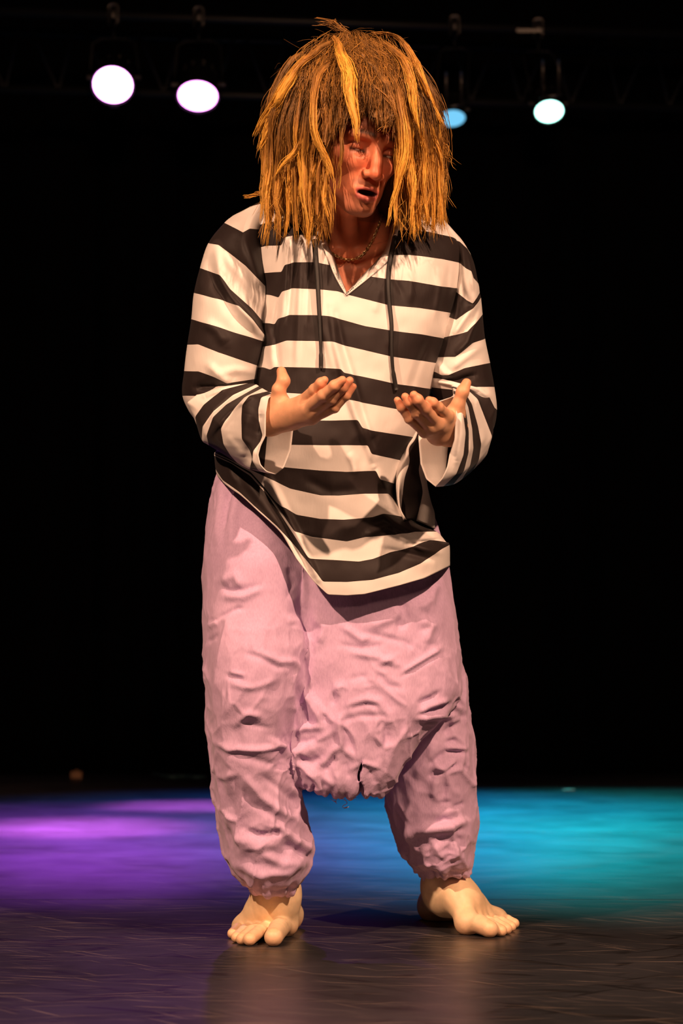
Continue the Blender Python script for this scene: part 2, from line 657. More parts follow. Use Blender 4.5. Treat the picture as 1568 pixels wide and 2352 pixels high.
# small marks of tape on the floor
m_tape = simple_mat('pale_tape', (0.50, 0.55, 0.55), 0.6, noise=0.2, nscale=80)
for (px, py, w, d, lab) in ((1305, 1814, 0.045, 0.05, 'short pale tape mark on the floor near the backdrop'),
                            (1076, 2081, 0.016, 0.012, 'tiny pale tape scrap on the floor behind the right bare foot')):
    p = fl(px, py)
    t = MB()
    t.box((0, 0, 0.0008), (w, d, 0.0016)).box((w * 0.30, -d * 0.15, 0.0017), (w * 0.36, d * 0.6, 0.0010))
    tag(t.obj('tape_mark', m_tape, loc=p), lab, 'tape')

# little wooden block and a cable lying along the foot of the curtain
m_wood = simple_mat('raw_wood', (0.42, 0.22, 0.11), 0.7, noise=0.35, nscale=30)
p = fl(176, 1787)
e = link('wooden_block', None, loc=(p[0], p[1], 0))
tag(e, 'small brown wooden block at the foot of the black backdrop', 'block')
MB().box((0, 0, 0.014), (0.046, 0.04, 0.028)).obj('block_body', m_wood, e)
MB().tube([(0, 0, 0.026), (0, 0, 0.036)], [0.006, 0.005], 10).obj('peg', m_wood, e)
pts = [fl(x, y) for x, y in ((352, 1781), (372, 1786), (395, 1788), (420, 1787), (450, 1789), (468, 1788))]
pts = curve(np.array(pts) + [0, 0, 0.007], 40)
m_cable = simple_mat('teal_lit_cable', (0.10, 0.22, 0.20), 0.5, noise=0.2)  # teal stage light on the cable is put into its colour
tag(MB().tube(pts, 0.006, 8).obj('cable', m_cable, smooth=True), 'thin cable with teal light painted in, lying along the foot of the backdrop', 'cable')

# ------------------------------------------------------------------ lighting truss and lamps
YT = 5.3
tr = link('lighting_truss', None, loc=(0, 0, 0))
tag(tr, 'dark horizontal lighting truss along the top of the picture', 'truss')
A0, A1 = at(262, 36, 5.20), at(1043, 62, 5.42)
dirx = (A1 - A0) / np.linalg.norm(A1 - A0)


def chord(off):
    return [A0 - dirx * 1.5 + off, A1 + dirx * 1.1 + off]


offs = [np.array([0, 0, 0.0]), np.array([0, 0.30, 0.0]), np.array([0, 0.29, -0.25])]
for of in offs:
    MB().tube(chord(of), 0.024, 12).obj('chord', m_black_metal, tr, smooth=True)
L = np.linalg.norm(chord(offs[0])[1] - chord(offs[0])[0])
nseg = 18
for i in range(nseg):
    a = chord(offs[0])[0] + dirx * L * i / nseg
    c = chord(offs[2])[0] + dirx * L * (i + 0.5) / nseg
    d = chord(offs[0])[0] + dirx * L * (i + 1) / nseg
    MB().tube([a, c], 0.008, 8).obj('brace', m_black_metal, tr, smooth=True)
    MB().tube([c, d], 0.008, 8).obj('brace', m_black_metal, tr, smooth=True)
pa, pb = at(1186, 70, 5.14), at(1244, 71, 5.14)
MB().box((pa + pb) / 2, (np.linalg.norm(pb - pa), 0.006, 0.014)).obj('name_plate', m_steel, tr)['label'] = 'short pale metal plate on the truss'


def par_lamp(lens_px, lens_py, rx, elev, yaw, clamp_px, lens_mat, label, beams, twin=False):
    """parabolic stage lamp: can, rim, lens, yoke, clamp, rivets, safety screw"""
    k_ = ((clamp_px - 262) / (1043 - 262))
    hang = A0 + (A1 - A0) * k_                            # point of the front chord the lamp hangs from
    Y = hang[1] - 0.06
    c = at(lens_px, lens_py, Y)
    R_ = rx / F * (Y + 4.0)
    root = link('stage_lamp', None, loc=c)
    tag(root, label, 'stage lamp', 'stage lamps hanging from the truss')
    e_, y_ = math.radians(elev), math.radians(yaw)
    nrm = Vector((math.sin(y_) * math.cos(e_), -math.cos(y_) * math.cos(e_), -math.sin(e_)))
    M = nrm.to_track_quat('Z', 'Y').to_matrix()          # local z = out of the lens
    M4 = np.eye(4)
    M4[:3, :3] = np.array(M)
    q = R_
    hous = MB().lathe([(0.001, -2.5 * q), (0.35 * q, -2.48 * q), (0.62 * q, -2.30 * q), (0.80 * q, -2.0 * q), (0.86 * q, -1.6 * q), (1.0 * q, -1.0 * q), (1.05 * q, -0.35 * q), (1.07 * q, -0.02 * q), (1.0 * q, -0.01 * q), (0.9 * q, -0.25 * q), (0.4 * q, -0.5 * q)], 40, M4)
    hous.obj('housing', m_black_metal, root, smooth=True)
    MB().lathe([(0.001, -0.14 * q), (0.6 * q, -0.13 * q), (1.0 * q, -0.16 * q), (1.0 * q, -0.06 * q), (0.8 * q, 0.02 * q), (0.5 * q, 0.08 * q), (0.2 * q, 0.11 * q), (0.001, 0.112 * q)], 40, M4).obj('lens', lens_mat, root, smooth=True)
    ring = [(1.08 * q * math.cos(t), 1.08 * q * math.sin(t), 0.0) for t in np.linspace(0, 2 * math.pi, 40, endpoint=False)]
    MB().tube(np.array(ring) @ np.array(M).T, 0.045 * q, 8, closed=True).obj('lens_ring', m_black_metal, root, smooth=True)
    # rivets round the back of the can
    for rr_, zz in ((0.89, -1.5), (0.86, -1.75)):
        for t in np.linspace(0, 2 * math.pi, 10, endpoint=False):
            p = np.array(M) @ np.array([rr_ * q * math.cos(t), rr_ * q * math.sin(t), zz * q])
            MB().lathe([(0.045 * q, -0.02 * q), (0.045 * q, 0.02 * q), (0.02 * q, 0.045 * q)], 8,
                       np.vstack([np.hstack([np.array(Vector(np.array(M) @ np.array([math.cos(t), math.sin(t), 0])).to_track_quat('Z', 'Y').to_matrix()), p[:, None]]), [[0, 0, 0, 1]]])).obj('rivet', m_steel, root)
    # pivots and yoke
    cl = hang - c
    piv = np.array(M) @ np.array([0, 0, -0.9 * q])
    top = np.array([cl[0], piv[1] * 0.6 + cl[1] * 0.4, cl[2] - 0.10])
    sx = 1.22 * q
    yk = [piv + [-sx, 0, 0], piv + [-sx, 0, 0.25 * (top[2] - piv[2])], [top[0] - sx * 0.9, top[1], top[2] - 0.25 * q], [top[0] - sx * 0.55, top[1], top[2]], [top[0] + sx * 0.55, top[1], top[2]], [top[0] + sx * 0.9, top[1], top[2] - 0.25 * q], piv + [sx, 0, 0.25 * (top[2] - piv[2])], piv + [sx, 0, 0]]
    MB().tube(np.array(yk), 0.07 * q, 8).obj('yoke', m_black_metal, root, smooth=True)
    for s in (-1, 1):
        MB().tube([piv + [s * 1.0 * q, 0, 0], piv + [s * 1.36 * q, 0, 0]], [0.10 * q, 0.13 * q], 10).obj('pivot_knob', m_steel, root)
    # hook clamp: a band over the pipe with an open frame in front
    band = [cl + [0, 0.030 * math.sin(t), 0.030 * math.cos(t)] for t in np.linspace(-2.2, 2.2, 15)]
    MB().tube(np.array(band), 0.007, 8).obj('clamp_band', m_steel, root, smooth=True)
    cw = 0.038
    fy = -0.033
    fr_ = [cl + [-cw / 2, fy, -0.045], cl + [-cw / 2, fy, 0.030], cl + [-cw * 0.3, fy, 0.038], cl + [cw * 0.3, fy, 0.038], cl + [cw / 2, fy, 0.030], cl + [cw / 2, fy, -0.035], cl + [cw * 0.2, fy, -0.052]]
    MB().tube(np.array(fr_), 0.0055, 8).obj('hook_clamp', m_steel, root, smooth=True)
    MB().tube([cl + [0, fy, -0.048], top + [0, 0, -0.004]], [0.007, 0.006], 8).obj('clamp_bolt', m_black_metal, root, smooth=True)
    for (tgt, pw, colr, ang, bl) in beams:
        src = np.array(nrm) * 0.16 * q + c
        spot('lamp_beam', src, tgt, pw, colr, ang, bl, 0.05).parent = None
    # bright latch under the rim
    p = np.array(M) @ np.array([0, 1.18 * q, -0.06 * q])
    p2 = np.array(M) @ np.array([0, -1.18 * q, -0.06 * q])
    low = p if p[2] < p2[2] else p2
    MB().box(low, (0.42 * q, 0.10 * q, 0.14 * q), np.array(M)).obj('latch', m_steel, root)
    if twin:
        hi = p2 if p[2] < p2[2] else p
        for s in (-1, 1):
            a = hi + [s * 0.56 * q, -0.05 * q, 0.1 * q]
            MB().tube([a, a + [0, 0, 1.5 * q], a + [0, 0, 1.7 * q], a + [0, 0, 2.6 * q]], [0.13 * q, 0.13 * q, 0.10 * q, 0.12 * q], 10).obj('hanging_rod', m_steel, root, smooth=True)
        MB().tube([hi + [-0.8 * q, -0.05 * q, 0.0], hi + [0.8 * q, -0.05 * q, 0.25 * q]], 0.10 * q, 8).obj('cross_bar', m_steel, root, smooth=True)
    return root


e_mag = emit_mat('magenta_lens', (1.0, 0.34, 1.0), 9.0)
e_mag2 = emit_mat('pink_lens', (1.0, 0.30, 1.0), 7.0)
e_cya = emit_mat('pale_blue_lens', (0.16, 0.52, 0.80), 1.0)
e_grn = emit_mat('green_white_lens', (0.42, 1.0, 0.82), 5.0)
par_lamp(259, 196, 46, 40, 0, 262, e_mag, 'lit magenta stage lamp hanging furthest left on the truss',
         [((-0.80, 2.85, 0), 1900, (0.80, 0.15, 1.0), 14, 1.0), ((-0.85, 2.85, 0), 820, (0.50, 0.08, 1.0), 42, 1.0)])
par_lamp(454, 222, 46, 56, 0, 454, e_mag2, 'lit pink stage lamp second from the left, left of the performer',
         [((-0.50, 3.85, 0), 1900, (0.76, 0.13, 1.0), 15, 1.0)])
par_lamp(1038, 273, 31, 64, 4, 1043, e_cya, 'dim pale blue stage lamp just right of the performer hair',
         [((0.0, 3.55, 0), 1150, (0.01, 0.22, 1.0), 58, 1.0)], True)
par_lamp(1261, 257, 33, 54, 2, 1240, e_grn, 'lit green-white stage lamp hanging furthest right',
         [((1.05, 3.5, 0), 1450, (0.0, 0.66, 0.62), 58, 1.0)], True)

# ================================================================== PERSON
person = link('person', None, loc=(0, 0, 0))
tag(person, 'barefoot performer in striped shirt and lavender trousers, palms held up', 'person')

# ---------------------------------------------------------------- head, neck, chest
def rot(axis, deg):
    return np.array(Matrix.Rotation(math.radians(deg), 3, axis))


RH = rot('Z', 25) @ rot('X', 20) @ rot('Y', 6)
HY = -0.16
tip_l = np.array([0, -0.119, -0.034])
dtip = RH @ tip_l
HC = at(868, 402, HY + dtip[1]) - dtip
HS = 1.0


def to_head(P):
    return ((P - HC) @ RH).astype(np.float32)


def from_head(p):
    return HC + RH @ np.asarray(p, float)


NECK_LO = at(800, 560, 0.015)
CHEST_C = at(798, 720, 0.035)


def head_field(P):
    p = to_head(P)
    f = ell(p, (0, 0.018, 0.044), (0.075, 0.097, 0.082))
    f = smin(f, ell(p, (0, -0.036, 0.030), (0.062, 0.052, 0.060)), 0.03)
    f = smin(f, ell(p, (0, -0.030, -0.035), (0.057, 0.058, 0.072)), 0.03)
    for s in (-1, 1):
        f = smin(f, rcone(p, (s * 0.056, 0.008, -0.055), (s * 0.016, -0.072, -0.094), 0.017, 0.014), 0.022)
        f = smin(f, rcone(p, (s * 0.054, -0.045, -0.012), (s * 0.030, -0.076, -0.022), 0.015, 0.013), 0.020)   # cheekbone
        f = smin(f, rcone(p, (s * 0.012, -0.090, 0.026), (s * 0.044, -0.077, 0.023), 0.0115, 0.010), 0.012)      # brow
    f = smin(f, ell(p, (0, -0.079, -0.095), (0.021, 0.016, 0.016)), 0.016)                                         # chin
    f = smin(f, ell(p, (0, -0.076, -0.064), (0.033, 0.022, 0.026)), 0.016)                                         # muzzle
    for s in (-1, 1):
        f = ssub(f, ell(p, (s * 0.031, -0.103, 0.004), (0.022, 0.028, 0.0150)), 0.009)                             # socket
        f = smin(f, ell(p, (s * 0.031, -0.0705, 0.002), (0.0150, 0.0130, 0.0120)), 0.004)                         # lid
        f = ssub(f, ell(p, (s * 0.031, -0.0840, -0.0025), (0.0125, 0.006, 0.0022)), 0.0012)                       # lid slit
        f = ssub(f, rcone(p, (s * 0.020, -0.096, -0.036), (s * 0.034, -0.088, -0.066), 0.0018, 0.0022), 0.010)    # cheek fold
    f = smin(f, rcone(p, (0, -0.089, 0.018), (0, -0.105, -0.016), 0.0075, 0.0085), 0.010)                         # nose bridge
    f = smin(f, rcone(p, (0, -0.103, -0.012), (0, -0.1085, -0.033), 0.009, 0.0118), 0.006)
    for s in (-1, 1):
        f = smin(f, ell(p, (s * 0.0130, -0.0985, -0.0375), (0.0075, 0.0105, 0.0078)), 0.005)
        f = ssub(f, ell(p, (s * 0.0078, -0.1045, -0.0465), (0.0042, 0.0068, 0.0045)), 0.002)
    f = ssub(f, rcone(p, (0, -0.1045, -0.049), (0, -0.1035, -0.058), 0.0035, 0.0035), 0.005)                      # philtrum
    for s in (-1, 1):
        f = smin(f, rcone(p, (s * 0.004, -0.0995, -0.0605), (s * 0.021, -0.0905, -0.0650), 0.0046, 0.0022), 0.004)
        f = smin(f, rcone(p, (0, -0.0985, -0.0795), (s * 0.019, -0.0895, -0.0735), 0.0064, 0.0028), 0.004)
    f = ssub(f, ell(p, (0, -0.100, -0.0692), (0.0185, 0.018, 0.0052)), 0.003)                                     # open mouth
    f = ssub(f, rcone(p, (-0.010, -0.1005, -0.0895), (0.010, -0.1005, -0.0895), 0.005, 0.005), 0.007)            # under lip
    for s in (-1, 1):                                                                                             # ear
        e1 = ell(p, (s * 0.079, 0.014, -0.008), (0.007, 0.017, 0.030))
        e1 = ssub(e1, ell(p, (s * 0.086, 0.012, -0.004), (0.006, 0.010, 0.018)), 0.004)
        f = smin(f, e1, 0.006)
    # neck and chest (world space)
    nk = rcone(P, from_head((0, 0.022, -0.055)), NECK_LO, 0.054, 0.062)
    f = smin(f, nk, 0.022)
    for s in (-1, 1):                                     # neck cords to the notch between the collar bones
        a = from_head((s * 0.060, 0.020, -0.045))
        bnd = at(800 + s * 22, 575, -0.075)
        f = smin(f, rcone(P, a, bnd, 0.013, 0.010), 0.012)
    f = smin(f, rcone(P, from_head((0, -0.035, -0.105)), at(806, 575, -0.055), 0.014, 0.016), 0.018)                    # windpipe
    ch = ell(P, CHEST_C, (0.165, 0.120, 0.175))
    f = smin(f, ch, 0.030)
    for s in (-1, 1):
        f = smin(f, rcone(P, at(800 + s * 20, 588, -0.088), at(800 + s * 150, 545, -0.03), 0.0095, 0.010), 0.012)   # collar bone
        f = smin(f, rcone(P, NECK_LO + [s * 0.03, 0.02, 0.03], at(800 + s * 180, 600, 0.015), 0.05, 0.048), 0.03)    # shoulder slope
        f = smin(f, ell(P, at(800 + s * 72, 690, -0.035), (0.070, 0.060, 0.055)), 0.025)                            # pectoral
    f = ssub(f, rcone(P, at(802, 610, -0.118), at(802, 720, -0.125), 0.012, 0.012), 0.02)
    f = ssub(f, ell(P, at(801, 583, -0.108), (0.011, 0.016, 0.010)), 0.012)
    return f


lo = np.array([min(HC[0] - 0.13, -0.24), -0.32, CHEST_C[2] - 0.10])
hi = np.array([0.25, 0.14, HC[2] + 0.16])
Vh, Qh = surface_nets(head_field, lo, hi, 0.0019)
Vh = laplace(Vh, Qh, 1, 0.4)

SK = np.array([0.74, 0.335, 0.20])


def head_tint(V):
    p = to_head(V)
    c = np.tile(SK * [0.98, 0.74, 0.66], (len(V), 1))
    front = smoothstep(-0.045, -0.07, p[:, 1])
    # stubble over jaw, chin and upper lip
    st = front * np.clip(np.maximum(smoothstep(-0.070, -0.088, p[:, 2]), np.exp(-((p[:, 2] + 0.054) / 0.006) ** 2) * (np.abs(p[:, 0]) < 0.028)), 0, 1)
    st = np.maximum(st, smoothstep(0.035, 0.05, np.abs(p[:, 0])) * smoothstep(-0.03, -0.06, p[:, 2]) * (p[:, 2] > -0.13))
    st *= (p[:, 2] > -0.125)
    c = c * (1 - 0.42 * st[:, None]) + np.array([0.10, 0.07, 0.055]) * 0.42 * st[:, None]
    # lips
    ax = np.abs(p[:, 0])
    zu = -0.0605 - 0.19 * ax
    lipu = np.exp(-((p[:, 2] - (zu - 0.0012)) / 0.0042) ** 4) * (ax < 0.022)
    zl = -0.0790 + 0.26 * ax
    lipl = np.exp(-((p[:, 2] - zl) / 0.0062) ** 4) * (ax < 0.0205)
    lip = np.clip(np.maximum(lipu, lipl), 0, 1) * (p[:, 1] < -0.084)
    c = c * (1 - lip[:, None]) + np.array([0.60, 0.16, 0.135]) * lip[:, None]
    # inside of the mouth
    inn = (ax < 0.019) & (np.abs(p[:, 2] + 0.0692) < 0.0062) & (p[:, 1] > -0.0945) & (p[:, 1] < -0.06)
    c[inn] = (0.07, 0.012, 0.010)
    # eyebrows, lash line
    zb = 0.0265 + 0.004 * np.sin(np.clip((ax - 0.010) / 0.04, 0, 1) * 3.0)
    br_ = np.exp(-((p[:, 2] - zb) / 0.0055) ** 2) * smoothstep(0.008, 0.014, ax) * smoothstep(0.052, 0.044, ax) * (p[:, 1] < -0.06)
    c = c * (1 - 0.85 * br_[:, None]) + np.array([0.05, 0.028, 0.014]) * 0.85 * br_[:, None]
    ls = np.exp(-((p[:, 2] + 0.0022) / 0.0036) ** 2) * smoothstep(0.0155, 0.012, np.abs(ax - 0.031)) * (p[:, 1] < -0.070)
    c = c * (1 - 0.9 * ls[:, None]) + np.array([0.022, 0.012, 0.010]) * 0.9 * ls[:, None]
    # ruddy nose and cheeks
    rd = np.exp(-(ax / 0.016) ** 2 - ((p[:, 2] + 0.03) / 0.016) ** 2) + 0.6 * np.exp(-((ax - 0.038) / 0.018) ** 2 - ((p[:, 2] + 0.022) / 0.02) ** 2)
    rd = np.clip(rd, 0, 1)[:, None] * front[:, None]
    c = c * (1 - rd * np.array([0.0, 0.22, 0.25]))
    return c


parts_V, parts_Q, parts_C = [Vh], [Qh], [head_tint(Vh)]


def add_skin(V, Q, C):
    parts_V.append(V)
    parts_Q.append(Q)
    parts_C.append(C)


# ---------------------------------------------------------------- hands
def hand(wrist, fore, fingers, thumb, heel, skin):
    Wp = at(*wrist)
    Fo = at(*fore)
    fj = [[at(*j) for j in fg[0]] for fg in fingers]
    fr = [fg[1] for fg in fingers]
    tj = [at(*j) for j in thumb[0]]
    trr = thumb[1]
    HL = at(*heel)

    def fn(P):
        f = rcone(P, Fo, Wp, 0.022, 0.0250)
        pal = None
        for j, r in zip(fj, fr):
            d = rcone(P, Wp + 0.12 * (j[0] - Wp), j[0], 0.0185, r * 1.22)
            pal = d if pal is None else smin(pal, d, 0.014)
        pal = smin(pal, rcone(P, Wp, HL, 0.022, 0.017), 0.014)
        f = smin(f, pal, 0.016)
        f = smin(f, rcone(P, Wp + 0.2 * (tj[0] - Wp), tj[0], 0.020, trr * 1.45), 0.016)
        t = rcone(P, tj[0], tj[1], trr * 1.40, trr * 1.08)
        t = smin(t, rcone(P, tj[1], tj[2], trr * 1.06, trr * 0.98), 0.005)
        t = smin(t, rcone(P, tj[2], tj[3], trr * 1.06, trr * 0.80), 0.005)
        f = smin(f, t, 0.011)
        fing = None
        for j, r in zip(fj, fr):
            d = rcone(P, j[0], j[1], r * 1.10, r * 1.02)
            d = smin(d, rcone(P, j[1], j[2], r * 1.02, r * 0.93), 0.003)
            d = smin(d, rcone(P, j[2], j[3], r * 0.97, r * 0.74), 0.003)
            d = smin(d, np.linalg.norm(P - j[1].astype(np.float32), axis=1) - r * 1.03, 0.003)
            d = smin(d, np.linalg.norm(P - j[2].astype(np.float32), axis=1) - r * 0.96, 0.003)
            fing = d if fing is None else smin(fing, d, 0.0012)
        return smin(f, fing, 0.006)

    allp = np.array([Wp, Fo] + [q for j in fj for q in j] + tj)
    V, Q = surface_nets(fn, allp.min(0) - 0.045, allp.max(0) + 0.045, 0.0015)
    V = laplace(V, Q, 1, 0.4)
    C = np.tile(skin, (len(V), 1))
    for j in fj + [tj]:                                            # ruddier fingertips and knuckle creases
        d = np.linalg.norm(V - j[3], axis=1)
        C *= 1 - np.exp(-(d / 0.016) ** 2)[:, None] * np.array([0.0, 0.20, 0.24])
        for kx in (1, 2):
            d = np.linalg.norm(V - j[kx], axis=1)
            C *= 1 - np.exp(-(d / 0.012) ** 2)[:, None] * np.array([0.03, 0.10, 0.12])
    add_skin(V, Q, C)


SKH = np.array([0.78, 0.43, 0.26])
hand((614, 963, -0.262), (545, 950, -0.11), [
    ([(694, 922, -0.335), (722, 895, -0.368), (737, 880, -0.380), (745, 873, -0.384)], 0.0088),
    ([(704, 938, -0.347), (742, 908, -0.388), (768, 886, -0.404), (786, 873, -0.409)], 0.0092),
    ([(714, 950, -0.343), (760, 917, -0.380), (787, 890, -0.394), (803, 874, -0.397)], 0.0088),
    ([(716, 962, -0.333), (768, 937, -0.366), (794, 909, -0.378), (811, 888, -0.381)], 0.0076)],
    ([(640, 925, -0.290), (640, 895, -0.303), (651, 875, -0.306), (646, 853, -0.300)], 0.0102), (672, 960, -0.30), SKH)
hand((1034, 986, -0.262), (1064, 972, -0.10), [
    ([(1028, 955, -0.335), (1006, 936, -0.368), (993, 925, -0.380), (985, 919, -0.384)], 0.0086),
    ([(1006, 973, -0.347), (975, 938, -0.386), (959, 918, -0.402), (950, 907, -0.406)], 0.0090),
    ([(990, 983, -0.345), (956, 948, -0.380), (939, 924, -0.394), (930, 911, -0.397)], 0.0086),
    ([(974, 992, -0.336), (940, 962, -0.366), (922, 936, -0.378), (912, 919, -0.381)], 0.0076)],
    ([(1046, 950, -0.300), (1052, 928, -0.312), (1062, 900, -0.318), (1071, 880, -0.314)], 0.0100), (1005, 1000, -0.300), SKH)


# ---------------------------------------------------------------- feet
def foot(heel, ankle, shin, ball1, ball5, tips, radii, skin):
    Hh = fl(*heel) + [0, 0, 0.026]
    An = at(*ankle)
    Sh = at(*shin)
    B1 = fl(*ball1) + [0, 0, 0.021]
    B5 = fl(*ball5) + [0, 0, 0.013]
    tp = [fl(*t) + [0, 0, r * 0.92] for t, r in zip(tips, radii)]
    mids = [B1 + (B5 - B1) * k for k in (0.0, 0.28, 0.52, 0.76, 1.0)]

    def fn(P):
        f = rcone(P, Sh, An, 0.037, 0.033)
        f = smin(f, rcone(P, An + [0, 0.028, 0.03], Hh + [0, 0.006, 0], 0.016, 0.030), 0.022)
        f = smin(f, rcone(P, An + [0, 0, -0.01], Hh, 0.032, 0.029), 0.02)
        for kx, mm in enumerate(mids):
            s_ = An + (mm - An) * 0.12 + [0, 0, -0.012]
            top = An + (mm - An) * 0.55 + [0, 0, 0.015 - 0.004 * kx]
            f = smin(f, rcone(P, s_, top, 0.030, 0.024 - 0.0015 * kx), 0.022)
            f = smin(f, rcone(P, top, mm, 0.024 - 0.0015 * kx, [0.020, 0.0155, 0.0138, 0.0128, 0.0125][kx]), 0.018)
        f = smin(f, rcone(P, An + (mids[1] - An) * 0.06 + [0, 0, 0.006], An + (mids[1] - An) * 0.62 + [0, 0, 0.012], 0.036, 0.026), 0.03)
        f = smin(f, rcone(P, Hh, B5 + [0, 0, 0.003], 0.024, 0.016), 0.02)          # outer edge of the sole
        side = (B1 - B5) / np.linalg.norm(B1 - B5)
        f = smin(f, ell(P, An + side * 0.031 + [0, 0.004, 0.008], (0.011, 0.013, 0.013)), 0.012)     # ankle bone
        f = smin(f, ell(P, An - side * 0.031 + [0, 0.010, -0.004], (0.011, 0.013, 0.013)), 0.012)
        for kx, (mm, t, r) in enumerate(zip(mids, tp, radii)):
            m1_ = mm + (t - mm) * 0.55 + [0, 0, 0.0035]
            d = rcone(P, mm, m1_, r * 1.08, r * (0.92 if kx else 1.0))
            d = smin(d, rcone(P, m1_, t, r * (0.95 if kx else 1.05), r * 0.98), 0.004)
            f = smin(f, d, 0.0055)
        f = smin(f, B1.dtype.type(0) + np.linalg.norm(P - (B1 + side * 0.004).astype(np.float32), axis=1) - 0.021, 0.012)
        return np.maximum(f, -P[:, 2] + 0.0004)

    allp = np.array([Hh, An, Sh, B1, B5] + tp)
    lo_ = allp.min(0) - 0.05
    hi_ = allp.max(0) + 0.05
    lo_[2] = -0.006
    V, Q = surface_nets(fn, lo_, hi_, 0.0018)
    V = laplace(V, Q, 1, 0.3)
    V[:, 2] = np.maximum(V[:, 2], 0.0004)
    C = np.tile(skin, (len(V), 1))
    red = smoothstep(0.03, 0.0, V[:, 2])[:, None]
    C *= 1 - red * np.array([0.0, 0.20, 0.26])
    # nails
    for kx, (mm, t, r) in enumerate(zip(mids, tp, radii)):
        d_ = (t - mm) / np.linalg.norm(t - mm)
        nc = t + d_ * r * 0.30 + [0, 0, r * 0.80]
        q = np.linalg.norm((V - nc) / np.array([r * 0.62, r * 0.62, r * 0.6]), axis=1)
        w_ = smoothstep(1.0, 0.8, q)[:, None]
        C = C * (1 - w_) + (skin * [0.98, 0.86, 0.80]) * w_
    add_skin(V, Q, C)


SKF = np.array([0.86, 0.65, 0.42])
foot((653, 2133), (634, 2052, 0.045), (628, 1985, 0.055), (652, 2150), (556, 2147),
     [(628, 2173), (573, 2172), (555, 2170), (543, 2165), (534, 2156)], [0.0165, 0.0115, 0.0105, 0.0100, 0.0098], SKF)
foot((1000, 2112), (1018, 2030, 0.165), (1020, 1965, 0.175), (1074, 2146), (1142, 2128),
     [(1124, 2153), (1150, 2151), (1163, 2146), (1173, 2140), (1181, 2132)], [0.0160, 0.0112, 0.0105, 0.0100, 0.0095], SKF)


# ---------------------------------------------------------------- trunk and limbs under the clothes
def trunk_field(P):
    f = ell(P, at(798, 760, 0.05), (0.15, 0.10, 0.20))
    f = smin(f, ell(P, at(770, 1080, 0.06), (0.135, 0.085, 0.16)), 0.08)
    f = smin(f, rcone(P, at(770, 1180, 0.07), at(610, 1330, 0.06), 0.08, 0.075), 0.05)
    f = smin(f, rcone(P, at(770, 1180, 0.07), at(905, 1330, 0.07), 0.075, 0.068), 0.05)
    for ch in ([(610, 1330, 0.06, .07), (590, 1650, -0.03, .052), (620, 1840, 0.03, .05), (628, 2000, 0.055, .035)],
               [(915, 1330, 0.07, .065), (985, 1640, 0.12, .045), (1005, 1820, 0.15, .045), (1020, 1980, 0.175, .035)],
               [(590, 585, 0.02, .048), (520, 760, 0.0, .040), (492, 930, 0.0, .030), (560, 955, -0.17, .026)],
               [(1000, 600, 0.04, .045), (1040, 760, 0.03, .038), (1074, 940, 0.03, .028), (1046, 980, -0.18, .020)]):
        for a_, b_ in zip(ch[:-1], ch[1:]):
            f = smin(f, rcone(P, at(*a_[:3]), at(*b_[:3]), a_[3], b_[3]), 0.02)
    return f


Vt, Qt = surface_nets(trunk_field, (-0.34, -0.26, 0.12), (0.34, 0.30, 1.40), 0.009)
add_skin(Vt, Qt, np.tile(SK, (len(Vt), 1)))
off = np.cumsum([0] + [len(v) for v in parts_V])
BV = np.concatenate(parts_V)
BQ = np.concatenate([q + o for q, o in zip(parts_Q, off)])
BC = np.concatenate(parts_C)
body = link('body', mesh_from('body', BV, BQ, m_skin, attrs={'tint': ('C', BC)}), person)
bvh_head = BVHTree.FromPolygons([tuple(v) for v in Vh], [tuple(q) for q in Qh])
for s in (-1, 1):
    m = MB().lathe([(0.0115 * math.sin(t), -0.0115 * math.cos(t)) for t in np.linspace(0.03, math.pi - 0.03, 14)], 20)
    c = from_head((s * 0.031, -0.0700, 0.002))
    o = m.obj('eye', m_eye, body, smooth=True, loc=c)

# ---------------------------------------------------------------- trousers
def loft(rows):
    """rows (py, xl, xr, yc, b): an elliptic tube; returns an implicit function of the point"""
    rows = np.array(rows, float)
    t = np.linspace(rows[0, 0], rows[-1, 0], 160)
    # smooth interpolation of every column
    cols = []
    for k in range(1, 5):
        y = np.interp(t, rows[:, 0], rows[:, k])
        ker = np.hanning(11); ker /= ker.sum()
        y = np.convolve(np.pad(y, 5, mode='edge'), ker, 'valid')
        cols.append(y)
    L_ = at(cols[0], t, cols[2])
    R_ = at(cols[1], t, cols[2])
    z = L_[:, 2]
    o_ = np.argsort(z)
    zz = z[o_]
    cx = ((L_ + R_) / 2)[o_, 0]
    a_ = ((R_ - L_) / 2)[o_, 0]
    cy = cols[2][o_]
    b_ = cols[3][o_]

    def fn(P, p=2.2):
        Zp = P[:, 2]
        x0 = np.interp(Zp, zz, cx); aa = np.interp(Zp, zz, a_); y0 = np.interp(Zp, zz, cy); bb = np.interp(Zp, zz, b_)
        q = ((np.abs(P[:, 0] - x0) / aa) ** p + (np.abs(P[:, 1] - y0) / bb) ** p) ** (1 / p)
        f = (q - 1) * np.minimum(aa, bb)
        f = np.maximum(f, Zp - zz[-1])
        return -smin(-f, -(zz[0] - Zp), 0.012)
    return fn


